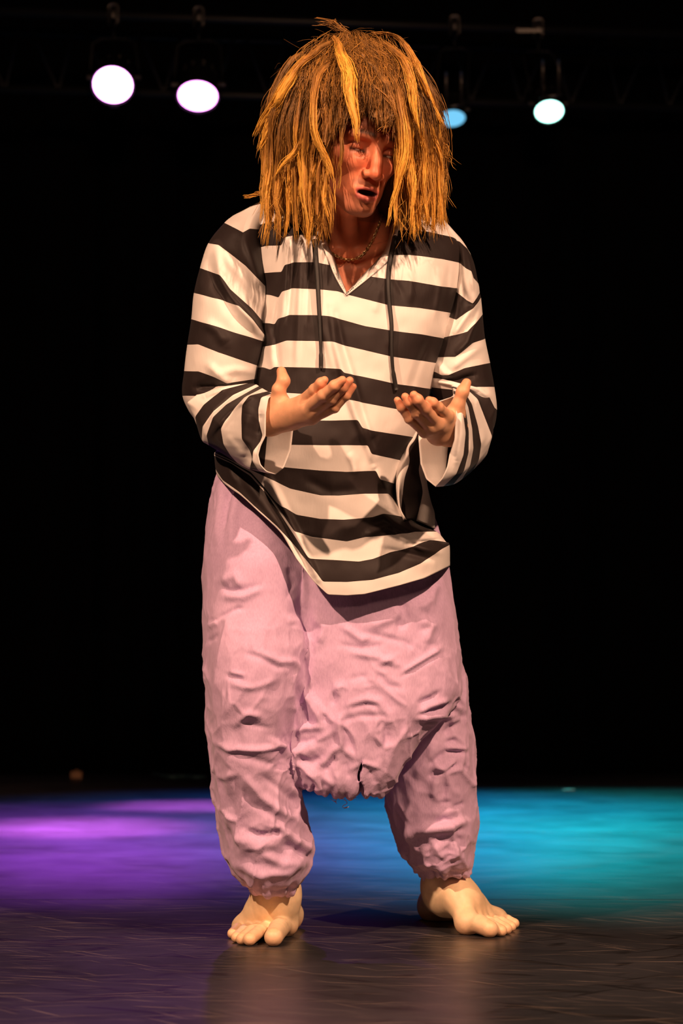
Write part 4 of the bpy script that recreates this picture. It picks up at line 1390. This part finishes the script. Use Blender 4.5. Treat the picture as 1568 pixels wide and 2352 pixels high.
SRF = [([(1048, 600), (1046, 680), (1030, 740)], 6, -0.006), ([(1060, 570), (1066, 640), (1080, 690)], 8, 0.007), ([(1080, 640), (1092, 670), (1090, 700)], 8, 0.009), ([(1085, 706), (1060, 740), (1040, 770)], 7, 0.008), ([(1100, 700), (1085, 740), (1060, 770)], 6, -0.007),
       ([(1095, 730), (1075, 785), (1045, 815)], 8, 0.009), ([(1112, 790), (1070, 820), (1030, 850)], 9, 0.006), ([(1000, 830), (1020, 860), (1040, 862)], 8, 0.007), ([(1000, 866), (1050, 872), (1090, 862)], 6, -0.010), ([(1060, 885), (1100, 895), (1130, 915)], 7, 0.010), ([(1000, 875), (1040, 884)], 4, 0.008), ([(1060, 905), (1095, 925), (1130, 950)], 7, -0.008)]
add_shirt(traced_tube(SR, 120, 60, 14, 'arc', SRF, 0.004))
FR = [  # viewer's right forearm sleeve, near arcs from top to bottom
    (9.1, [(1020, 880), (1080, 890), (1122, 912), (1137, 942), (1130, 985), (1110, 1010)], -0.01, 0.055),
    (10, [(1035, 884), (1068, 892), (1096, 918), (1114, 965), (1129, 1003), (1118, 1040)], -0.045, 0.062),
    (11, [(1038, 888), (1062, 896), (1082, 928), (1096, 978), (1104, 1020), (1098, 1058), (1086, 1078)], -0.10, 0.066),
    (12, [(1040, 892), (1060, 902), (1074, 936), (1083, 985), (1086, 1030), (1078, 1070), (1060, 1100)], -0.165, 0.068, None, 3.5),
    (13, [(1042, 898), (1058, 910), (1068, 942), (1075, 990), (1075, 1038), (1064, 1082), (1040, 1112)], -0.212, 0.066, None, 4),
    (14, [(1042, 905), (1054, 920), (1062, 950), (1068, 995), (1063, 1045), (1047, 1088), (1018, 1116)], -0.250, 0.058, None, 4),
    (14.9, [(1040, 912), (1048, 935), (1046, 960), (1043, 1010), (1032, 1045), (1027, 1072), (1016, 1098), (1000, 1117)], -0.275, 0.046, [(1040, 912), (1000, 925), (965, 960), (961, 1005), (966, 1065), (979, 1100), (1000, 1117)], 4)]
FR = [r if len(r) < 5 or r[4] is not None else (r[0], r[1], r[2], r[3], [r[1][0], r[1][-1]], r[5]) for r in FR]
FRF = [([(1055, 900), (1078, 930), (1085, 990), (1082, 1040)], 7, 0.010), ([(1070, 960), (1074, 1010), (1068, 1060)], 5, -0.010), ([(1090, 930), (1108, 985), (1110, 1030)], 8, 0.009), ([(1092, 980), (1095, 1030), (1080, 1075)], 6, -0.008), ([(1060, 940), (1058, 1000), (1048, 1060)], 7, 0.006)]
add_shirt(traced_tube(FR, 110, 80, 16, 'arc', FRF, 0.0035))


def sheet(rows, n, sub):
    """open strip: rows (v, polyline of (px, py, Y))"""
    A = np.array([curve(r[1], n) for r in rows])
    G, vv = hermite_rows([r[0] for r in rows], A, sub)
    Pw = at(G[..., 0], G[..., 1], G[..., 2])
    nr, nc = Pw.shape[:2]
    i, k = np.meshgrid(np.arange(nr - 1), np.arange(nc - 1), indexing='ij')
    Q = np.stack([i * nc + k, i * nc + k + 1, (i + 1) * nc + k + 1, (i + 1) * nc + k], -1).reshape(-1, 4)
    return Pw.reshape(-1, 3), Q, np.repeat(vv, nc), G.reshape(-1, 3)


# the side of the shirt turned to the right behind the front panel: its stripes run downwards
side = [(3.6, [(960, 960, -0.05), (930, 1030, -0.05), (908, 1060, -0.05), (900, 1110, -0.05), (905, 1170, -0.05), (920, 1215, -0.06)]),
        (4, [(962, 960, -0.06), (944, 1003, -0.065), (932, 1032, -0.075), (914, 1070, -0.075), (910, 1110, -0.085), (915, 1160, -0.10), (928, 1196, -0.12)]),
        (5, [(966, 960, -0.055), (954, 1005, -0.07), (938, 1030, -0.08), (939, 1062, -0.08), (928, 1100, -0.09), (922, 1150, -0.095), (921, 1172, -0.10), (933, 1194, -0.11)]),
        (6, [(972, 960, -0.04), (966, 1010, -0.04), (963, 1060, -0.045), (961, 1084, -0.05), (969, 1125, -0.05), (966, 1150, -0.055), (955, 1196, -0.075)]),
        (7, [(978, 960, 0.0), (976, 1010, 0.01), (978, 1060, 0.01), (979, 1105, 0.01), (988, 1150, 0.01), (997, 1180, 0.0), (997, 1214, -0.01)]),
        (7.4, [(976, 960, 0.06), (974, 1010, 0.07), (974, 1060, 0.07), (976, 1105, 0.07), (984, 1150, 0.07), (992, 1180, 0.07), (994, 1214, 0.07)])]
add_shirt(sheet(side, 60, 16))
SVa = np.concatenate(VS)
shirt = link('shirt', mesh_from('shirt', SVa, np.concatenate(QS), m_shirt, attrs={'stripe': ('F', np.concatenate(AS))}), person)
shirt['label'] = 'loose black and white striped pullover shirt'
so = shirt.modifiers.new('cloth', 'SOLIDIFY')
so.thickness = 0.0016
so.offset = 0

bvh_shirt = BVHTree.FromPolygons([tuple(v) for v in torso[0]], [tuple(q) for q in torso[1]])


def cast(bvh, px, py, lift=0.002):
    d = Vector(at(px, py, 0.0) - CAM).normalized()
    hit = bvh.ray_cast(Vector(CAM), d)
    if hit[0] is None:
        return None
    return np.array(hit[0] - d * lift)


# pale facing folded back along the neck opening
def facing(name, edge, inner, depth_in):
    n = 30
    E = curve(edge, n)
    I = curve(inner, n)
    V = []
    for k in range(n):
        a_ = cast(bvh_shirt, *E[k], 0.003)
        c_ = at(I[k][0], I[k][1], a_[1] + depth_in)
        m_ = (a_ + c_) / 2 + np.array([0, -0.004, 0])
        V += [a_, m_, c_]
    Fc_ = [(3 * k + j, 3 * k + j + 1, 3 * k + j + 4, 3 * k + j + 3) for k in range(n - 1) for j in (0, 1)]
    o_ = link(name, mesh_from(name, np.array(V), Fc_, m_facing), shirt)
    s_ = o_.modifiers.new('cloth', 'SOLIDIFY')
    s_.thickness = 0.002
    s_.offset = 0
    o_['label'] = 'pale inner facing of the neck opening'
    return o_


facing('neck_facing', [(704, 480), (733, 548), (750, 588), (770, 636), (795, 678)], [(716, 480), (744, 546), (766, 592), (781, 636), (795, 672)], 0.022)
facing('neck_facing', [(922, 480), (908, 560), (895, 594), (852, 634), (795, 679)], [(905, 500), (888, 566), (868, 596), (836, 630), (797, 672)], 0.020)

# drawstrings
for pts, lab in (([(722, 552), (725, 590), (729, 640), (732, 700), (735, 760), (737, 810), (737, 846)], 'left'), ([(908, 545), (897, 590), (891, 640), (893, 690), (899, 745), (899, 800), (902, 850), (910, 895)], 'right')):
    c2 = curve(pts, 50)
    P3 = np.array([cast(bvh_shirt, a, c, 0.006) if cast(bvh_shirt, a, c) is not None else at(a, c, -0.15) for a, c in c2])
    for _ in range(6):
        P3[1:-1] = 0.25 * P3[:-2] + 0.5 * P3[1:-1] + 0.25 * P3[2:]
    wd = np.linspace(0.0050, 0.0026, 50)
    wd[-6:] = 0.0038
    MB().tube(P3, wd, 8).obj('drawstring', m_string, shirt, smooth=True)

# ---------------------------------------------------------------- necklace: open links lying on the skin
nk = curve([(728, 540), (737, 556), (750, 572), (772, 588), (800, 597), (826, 590), (843, 572), (857, 548), (868, 520), (875, 500), (879, 478)], 110)
path = [cast(bvh_head, a, c, 0.0025) for a, c in nk]
path = np.array([p for p in path if p is not None])
for _ in range(3):
    path[1:-1] = 0.25 * path[:-2] + 0.5 * path[1:-1] + 0.25 * path[2:]
path = curve(path, 62)
nl = MB()
for k in range(len(path) - 1):
    a_, b_ = path[k], path[k + 1]
    t_ = (b_ - a_)
    ln = np.linalg.norm(t_)
    t_ = t_ / ln
    u_ = np.cross(t_, [0, -1, 0]); u_ /= np.linalg.norm(u_) + 1e-9
    w_ = np.cross(t_, u_)
    sd = u_ if k % 2 else (u_ * 0.35 + w_ * 0.93)
    c_ = (a_ + b_) / 2
    ringp = [c_ + t_ * ln * 0.68 * math.cos(x) + sd * 0.0021 * math.sin(x) for x in np.linspace(0, 2 * math.pi, 10, endpoint=False)]
    nl.tube(np.array(ringp), 0.0011, 5, closed=True)
neck = nl.obj('necklace', m_gold, person, smooth=True)
neck['label'] = 'thin pale gold chain necklace'

# ---------------------------------------------------------------- hair
def hair_field(P):
    p = to_head(P)
    f = ell(p, (0.004, 0.020, 0.050), (0.088, 0.110, 0.092))
    # cut away the face
    f = ssub(f, ell(p, (0.010, -0.110, -0.040), (0.062, 0.075, 0.078)), 0.010)
    # hanging masses left, right and behind, and the fringe on the viewer's left of the brow
    for a_, b_, ra, rb in (((682, 300, -0.13), (668, 460, -0.12), 0.044, 0.032), ((718, 270, -0.12), (708, 480, -0.11), 0.044, 0.030), ((965, 240, -0.13), (965, 460, -0.11), 0.034, 0.022), ((945, 260, -0.11), (945, 460, -0.09), 0.032, 0.022),
                           ((760, 260, -0.02), (770, 450, 0.0), 0.06, 0.045), ((900, 260, -0.02), (890, 450, 0.0), 0.06, 0.045),
                           ((772, 200, -0.215), (752, 300, -0.225), 0.030, 0.016), ((880, 195, -0.215), (925, 300, -0.215), 0.030, 0.014), ((820, 190, -0.22), (850, 215, -0.225), 0.030, 0.026)):
        f = smin(f, rcone(P, at(*a_), at(*b_), ra, rb), 0.03)
    f = f + 0.004 * fbm(P * np.array([60, 60, 18], np.float32), 2)
    return f


Vr, Qr = surface_nets(hair_field, (HC[0] - 0.22, -0.32, HC[2] - 0.20), (HC[0] + 0.22, 0.14, HC[2] + 0.17), 0.004)
_, pyr = proj(Vr)
hair = link('hair', mesh_from('hair', Vr, Qr, m_hair, attrs={'gold': ('F', 0.02 + 0.15 * smoothstep(250, 480, pyr))}), person)
hair['label'] = 'thick mass of brown hair with bleached golden locks'


def gold_at(t, g0, g1, t0, t1):
    return g0 + (g1 - g0) * smoothstep(t0, t1, t)


def lock(path, r0, prof, g0, g1, fib=22, frizz=1.0, t0=0.15, t1=0.8, core=0.72):
    """one dreadlock: a lumpy core wrapped in loose fibres, all one mesh"""
    P = curve(path, 24)
    # kinks
    sd_ = rng.random() * 90
    P = P + 0.0022 * frizz * np.stack([vnoise(np.stack([np.linspace(0, 7, 24), np.full(24, sd_), np.full(24, 3.0 * j)], -1)) for j in range(3)], 1)
    t = np.linspace(0, 1, 24)
    r = r0 * np.interp(t, np.linspace(0, 1, len(prof)), prof)
    r = r * (1 + 0.22 * fbm(np.stack([t * 11, t * 0 + rng.random() * 99, t * 0], -1), 2))
    V, Q = tube_arrays(P, r * core, 8)
    V = V + 0.22 * r.repeat(8)[:, None] * np.stack([vnoise(V * 190 + 5), vnoise(V * 190 + 55), vnoise(V * 190 + 95)], -1)
    Vs, Qs, Gs = [V], [Q], [np.repeat(gold_at(t, g0, g1, t0, t1) * 0.8, 8)]
    n0 = len(V)
    for _ in range(fib):
        a0 = rng.random() * 6.283
        k = 0.55 + 0.75 * rng.random() ** 0.8
        s0_ = rng.random() ** 2 * 0.5
        s1_ = min(1.06, s0_ + 0.35 + rng.random() * 0.7)
        ts = np.linspace(s0_, s1_, 13)
        c = np.stack([np.interp(ts, t, P[:, q_]) for q_ in range(3)], 1)
        if s1_ > 1:
            c = c + (P[-1] - P[-3]) * (np.clip(ts - 1, 0, 1) * 9)[:, None]
        rr_ = np.interp(ts, t, r) * k + 0.0005
        ang = a0 + ts * (rng.random() * 7 - 3.5)
        off_ = np.stack([np.cos(ang) * rr_, np.sin(ang) * rr_, 0.3 * np.sin(ang * 2) * rr_], 1)
        sd_ = rng.random() * 50
        off_ += frizz * 0.0026 * np.stack([vnoise(np.stack([ts * 5, ts * 0 + sd_, ts * 0 + j * 7.0], -1)) for j in range(3)], 1) * (0.3 + ts[:, None])
        w_ = np.full(13, 0.00035 + 0.0005 * rng.random())
        w_[0] *= 0.5
        w_[-1] = 0.00008
        v_, q_ = tube_arrays(c + off_, w_, 3)
        Vs.append(v_); Qs.append(q_ + n0); n0 += len(v_)
        Gs.append(np.repeat(np.clip(gold_at(ts, g0, g1, t0, t1) + 0.34 * (rng.random() - 0.42), 0, 1), 3))
    return link('dreadlock', mesh_from('dreadlock', np.concatenate(Vs), np.concatenate(Qs), m_hair, attrs={'gold': ('F', np.concatenate(Gs))}), hair)


def plock(pts, Yr, w, prof, g0, g1, **kw):
    """lock traced in the front view; w = widest width in pixels, Yr = depth along it"""
    c = curve(pts, 16)
    Y_ = np.interp(np.linspace(0, 1, 16), np.linspace(0, 1, len(Yr)), Yr)
    return lock(at(c[:, 0], c[:, 1], Y_), w / 2 / 1370.0, prof, g0, g1, **kw)


TP = [0.75, 1.0, 1.0, 0.9, 0.55, 0.12]
# traced, prominent locks
o = plock([(764, 82), (778, 108), (793, 150), (803, 200), (809, 245), (816, 280), (817, 306)], (-0.20, -0.275, -0.315, -0.335, -0.335), 29, [0.35, 0.55, 0.75, 1.0, 0.85, 0.15], 0.40, 0.95, fib=40, t0=0.0, t1=0.5)
o['label'] = 'bright golden lock hanging over the forehead'
plock([(772, 92), (730, 112), (690, 150), (655, 195), (630, 240), (603, 282), (592, 300)], (-0.19, -0.25, -0.24, -0.18), 24, [0.4, 0.7, 0.8, 1, 1, 0.6], 0.25, 0.95, fib=34, t1=0.7)
plock([(700, 150), (655, 205), (628, 262), (610, 310), (598, 340)], (-0.20, -0.22, -0.19), 20, [0.5, 0.8, 1, 1, 0.5], 0.2, 0.95, fib=28)
plock([(790, 140), (752, 150), (728, 185), (718, 235), (719, 285), (735, 335), (757, 375), (762, 402)], (-0.22, -0.28, -0.30, -0.30, -0.29), 16, [0.7, 0.9, 1, 0.9, 0.8, 0.6, 0.2], 0.30, 0.80, fib=26)
plock([(733, 250), (722, 290), (728, 330), (746, 366), (754, 395)], (-0.28, -0.295, -0.29), 12, TP, 0.35, 0.75, fib=16)
plock([(700, 260), (690, 310), (672, 350), (645, 388), (634, 400)], (-0.24, -0.265, -0.24), 14, [0.6, 0.8, 1, 1, 0.3], 0.25, 0.95, fib=18)
plock([(880, 100), (915, 125), (938, 165), (948, 220), (955, 285)], (-0.20, -0.26, -0.27, -0.27), 19, [0.5, 0.8, 1, 1, 0.4], 0.25, 0.95, fib=28)
plock([(860, 76), (905, 84), (945, 125), (972, 190), (992, 240), (1006, 275)], (-0.15, -0.20, -0.22, -0.21), 19, [0.5, 0.7, 1, 1, 0.5], 0.22, 0.95, fib=28)
plock([(870, 150), (900, 175), (918, 225), (927, 290), (930, 355), (918, 410), (904, 450)], (-0.24, -0.285, -0.305, -0.305, -0.29), 20, [0.6, 0.8, 0.9, 1, 1, 0.8, 0.3], 0.18, 0.92, fib=32)
plock([(955, 175), (975, 235), (990, 300), (1008, 345), (1016, 390)], (-0.18, -0.21, -0.20), 16, TP, 0.4, 0.95)
plock([(940, 190), (962, 250), (968, 310), (972, 340)], (-0.22, -0.24, -0.24), 14, TP, 0.4, 0.98)
plock([(622, 446), (600, 446), (580, 449), (560, 452)], (-0.06, -0.05, -0.05), 14, [0.8, 1, 0.8, 0.2], 0.4, 0.65)
plock([(790, 255), (785, 300), (786, 350), (781, 400), (778, 432)], (-0.27, -0.295, -0.285), 9, TP, 0.2, 0.45, fib=10)
plock([(800, 92), (785, 72), (765, 56), (742, 42)], (-0.12, -0.12, -0.12), 20, [1, 0.7, 0.4, 0.1], 0.2, 0.25, fib=26, frizz=3.5, core=0.3)
plock([(880, 240), (895, 262), (890, 282), (872, 290)], (-0.27, -0.285, -0.285), 14, TP, 0.06, 0.2, frizz=2)
plock([(830, 130), (870, 170), (900, 230), (908, 270)], (-0.24, -0.28, -0.29), 18, TP, 0.12, 0.35)
plock([(820, 170), (850, 195), (880, 215), (905, 250), (915, 300)], (-0.265, -0.285, -0.29, -0.285), 15, TP, 0.10, 0.40)
plock([(1000, 300), (1012, 330), (1030, 355), (1040, 380)], (-0.17, -0.17, -0.16), 6, TP, 0.4, 0.5, fib=14, frizz=3, core=0.3)


# the rest: locks fanning from the crown, arching over the dome and hanging
def fan_path(xe, ye, c, xr=None, ysh=None):
    """xe, ye: where the tip ends; c: -1 back .. 1 front layer"""
    phi = (xe - 808) / 212.0
    xr = 800 + phi * 70 + rng.normal() * 16 if xr is None else xr
    yr = 92 + 45 * (1 - abs(phi)) * max(c, 0) + 26 * phi * phi + rng.random() * 26
    ysh = (280 + rng.random() * 80) if ysh is None else ysh
    th_ = np.linspace(0.0, math.pi / 2, 9)
    x = xr + (xe - xr) * np.sin(th_) ** (1.45 if phi < 0 else 1.05)
    y = ysh - (ysh - yr) * np.cos(th_)
    yy = np.linspace(ysh, max(ye, ysh + 25), 7)[1:]
    xx = x[-1] + np.cumsum(rng.normal(size=6) * 4.0)
    X_ = np.concatenate([x, xx])
    Y2_ = np.concatenate([y, yy])
    dep = -0.125 - 0.150 * c * math.sqrt(max(0.06, 1 - min(1, abs(phi)) ** 2))
    s_ = np.linspace(0, 1, len(X_))
    Yd = -0.150 + (dep + 0.150) * smoothstep(0.0, 0.55, s_) - 0.030 * np.sin(np.clip(s_ * 1.6, 0, 1) * math.pi) * (c > 0)
    return at(X_, Y2_, Yd)


def fan(xe, ye, c, w, g1, t0, t1, **kw):
    lock(fan_path(xe, ye, c), w / 2 / 1370.0, [0.8, 1, 1, 0.95, 0.85, 0.65, 0.20], 0.03 + 0.14 * rng.random(), g1, t0=t0, t1=t1, **kw)


for k in range(58):                                   # viewer's left curtain
    xe = 610 + 148 * ((k * 0.618) % 1)
    ye = 478 + 52 * smoothstep(600, 690, xe) + rng.normal() * 24 - 55 * (rng.random() < 0.25)
    fan(xe, ye, [-0.3, 0.1, 0.45, 0.8, 1.0][k % 5] + 0.06 * rng.normal(), 9 + 11 * rng.random(), 0.45 + 0.52 * rng.random(), 0.35 + 0.2 * rng.random(), 0.75 + 0.2 * rng.random())
for k in range(50):                                   # viewer's right curtain
    xe = 916 + 98 * ((k * 0.618) % 1)
    ye = 500 + rng.normal() * 24 - 60 * (rng.random() < 0.2)
    fan(xe, ye, [-0.3, 0.1, 0.5, 0.85, 1.0][k % 5] + 0.06 * rng.normal(), 9 + 10 * rng.random(), 0.55 + 0.43 * rng.random(), 0.30 + 0.2 * rng.random(), 0.7 + 0.2 * rng.random())
for k in range(26):                                   # behind the neck
    xe = 690 + 250 * ((k * 0.618) % 1)
    fan(xe, 440 + rng.random() * 50, -0.9 + 0.1 * rng.normal(), 17, 0.25, 0.4, 0.9, fib=8)
for k in range(40):                                   # short brown locks over the brow, swept to both sides
    u = (k * 0.618) % 1
    xe = 742 + 170 * u
    if xe < 795:
        ye = 318 - 60 * (xe - 742) / 53 + rng.random() * 22
    else:
        ye = 248 + 34 * max(0, (xe - 850) / 60) + rng.random() * 24
    xr = 815 + (xe - 815) * 0.45 + rng.normal() * 10
    bend = rng.normal() * 12
    p_ = [(xr, 108 + rng.random() * 30), (xr + (xe - xr) * 0.5 + bend, 150 + rng.random() * 15), (xr + (xe - xr) * 0.9 + bend, 205), (xe, ye)]
    plock(p_, (-0.17, -0.240, -0.280, -0.285), 12 + 10 * rng.random(), [0.8, 1, 1, 0.9, 0.35], 0.04 + 0.1 * rng.random(), 0.10 + 0.30 * rng.random(), fib=22, frizz=1.8)

# loose strands: combed over the dome, through the curtains, and flying away from the outline
Vs, Qs, Gs, n0 = [], [], [], 0


def strand(P3, w0, g):
    global n0
    w_ = np.full(len(P3), w0)
    w_[0] *= 0.4
    w_[-1] = 0.00006
    v_, q_ = tube_arrays(P3, w_, 3)
    Vs.append(v_); Qs.append(q_ + n0); n0 += len(v_)
    Gs.append(np.repeat(np.broadcast_to(g, (len(P3),)), 3))


for k in range(2300):
    side_ = rng.random() < 0.55
    xe = rng.uniform(600, 765) if side_ else rng.uniform(905, 1024)
    c_ = rng.uniform(-0.2, 1.08)
    P3 = curve(fan_path(xe, 500 + rng.normal() * 35, c_), 40)
    a_ = int(rng.integers(0, 24))
    b_ = min(40, a_ + int(rng.integers(9, 18)))
    P3 = P3[a_:b_] + rng.normal(size=3) * 0.003
    n_ = len(P3)
    sd_ = rng.random() * 80
    P3 = P3 + 0.008 * np.stack([vnoise(np.stack([np.linspace(0, 2.2, n_), np.full(n_, sd_), np.full(n_, 5.0 * j)], -1)) for j in range(3)], 1) * np.linspace(0.2, 1, n_)[:, None]
    strand(P3, 0.0003 + 0.0004 * rng.random(), np.clip(0.12 + 0.5 * smoothstep(16, 36, np.arange(a_, b_)) + 0.35 * (rng.random() - 0.4), 0, 1))
for k in range(900):                                   # over the crown and the fringe
    phi = rng.uniform(-1, 1)
    x0, y0 = 812 + phi * 60 + rng.normal() * 22, 80 + rng.random() * 60
    x1, y1 = 815 + phi * (110 + 50 * rng.random()), 170 + rng.random() * 85
    pts = [(x0, y0), ((x0 + x1) / 2 + phi * 14, (y0 + y1) / 2 - 16), (x1, y1)]
    c = curve(pts, 12)
    Y_ = np.interp(c[:, 1], [70, 110, 160, 220, 300], [-0.15, -0.205, -0.262, -0.295, -0.300]) + 0.06 * ((c[:, 0] - 815) / 170) ** 2 - 0.004 * rng.random()
    P3 = at(c[:, 0], c[:, 1], Y_)
    sd_ = rng.random() * 80
    P3 = P3 + 0.010 * np.stack([vnoise(np.stack([np.linspace(0, 2.5, 12), np.full(12, sd_), np.full(12, 5.0 * j)], -1)) for j in range(3)], 1)
    strand(P3, 0.0003 + 0.0004 * rng.random(), np.clip(0.10 + 0.5 * rng.random() ** 2, 0, 1))
for k in range(340):                                   # flyaways round the outline
    phi = rng.uniform(-1, 1)
    xr, yr = 805 + phi * 165, 72 + 75 * phi * phi + rng.random() * 200 * phi ** 2
    sgn = 1 if phi > 0 else -1
    ln_ = rng.uniform(15, 60)
    t = np.linspace(0, 1, 10)
    dx, dy = sgn * rng.uniform(0.1, 0.9), rng.uniform(-0.6, 0.9)
    X_ = xr + dx * ln_ * t + rng.normal() * 14 * t ** 2
    Y2_ = yr + dy * ln_ * t + 50 * t * t * rng.random()
    strand(at(X_, Y2_, -0.15 + rng.uniform(-0.06, 0.03) + 0.03 * rng.normal() * t), 0.00022, 0.1 + 0.25 * rng.random())
for k in range(260):                                   # wisps at the tips of the curtains
    xr = rng.uniform(600, 760) if rng.random() < 0.55 else rng.uniform(908, 1022)
    t = np.linspace(0, 1, 10)
    X_ = xr + rng.normal() * 16 * t
    Y2_ = rng.uniform(430, 515) + rng.uniform(25, 60) * t
    strand(at(X_, Y2_, rng.uniform(-0.25, -0.10) + 0 * t), 0.0003, 0.35 + 0.5 * rng.random())
fly = link('loose_strands', mesh_from('loose_strands', np.concatenate(Vs), np.concatenate(Qs), m_hair, attrs={'gold': ('F', np.concatenate(Gs))}), hair)
fly['kind'] = 'stuff'
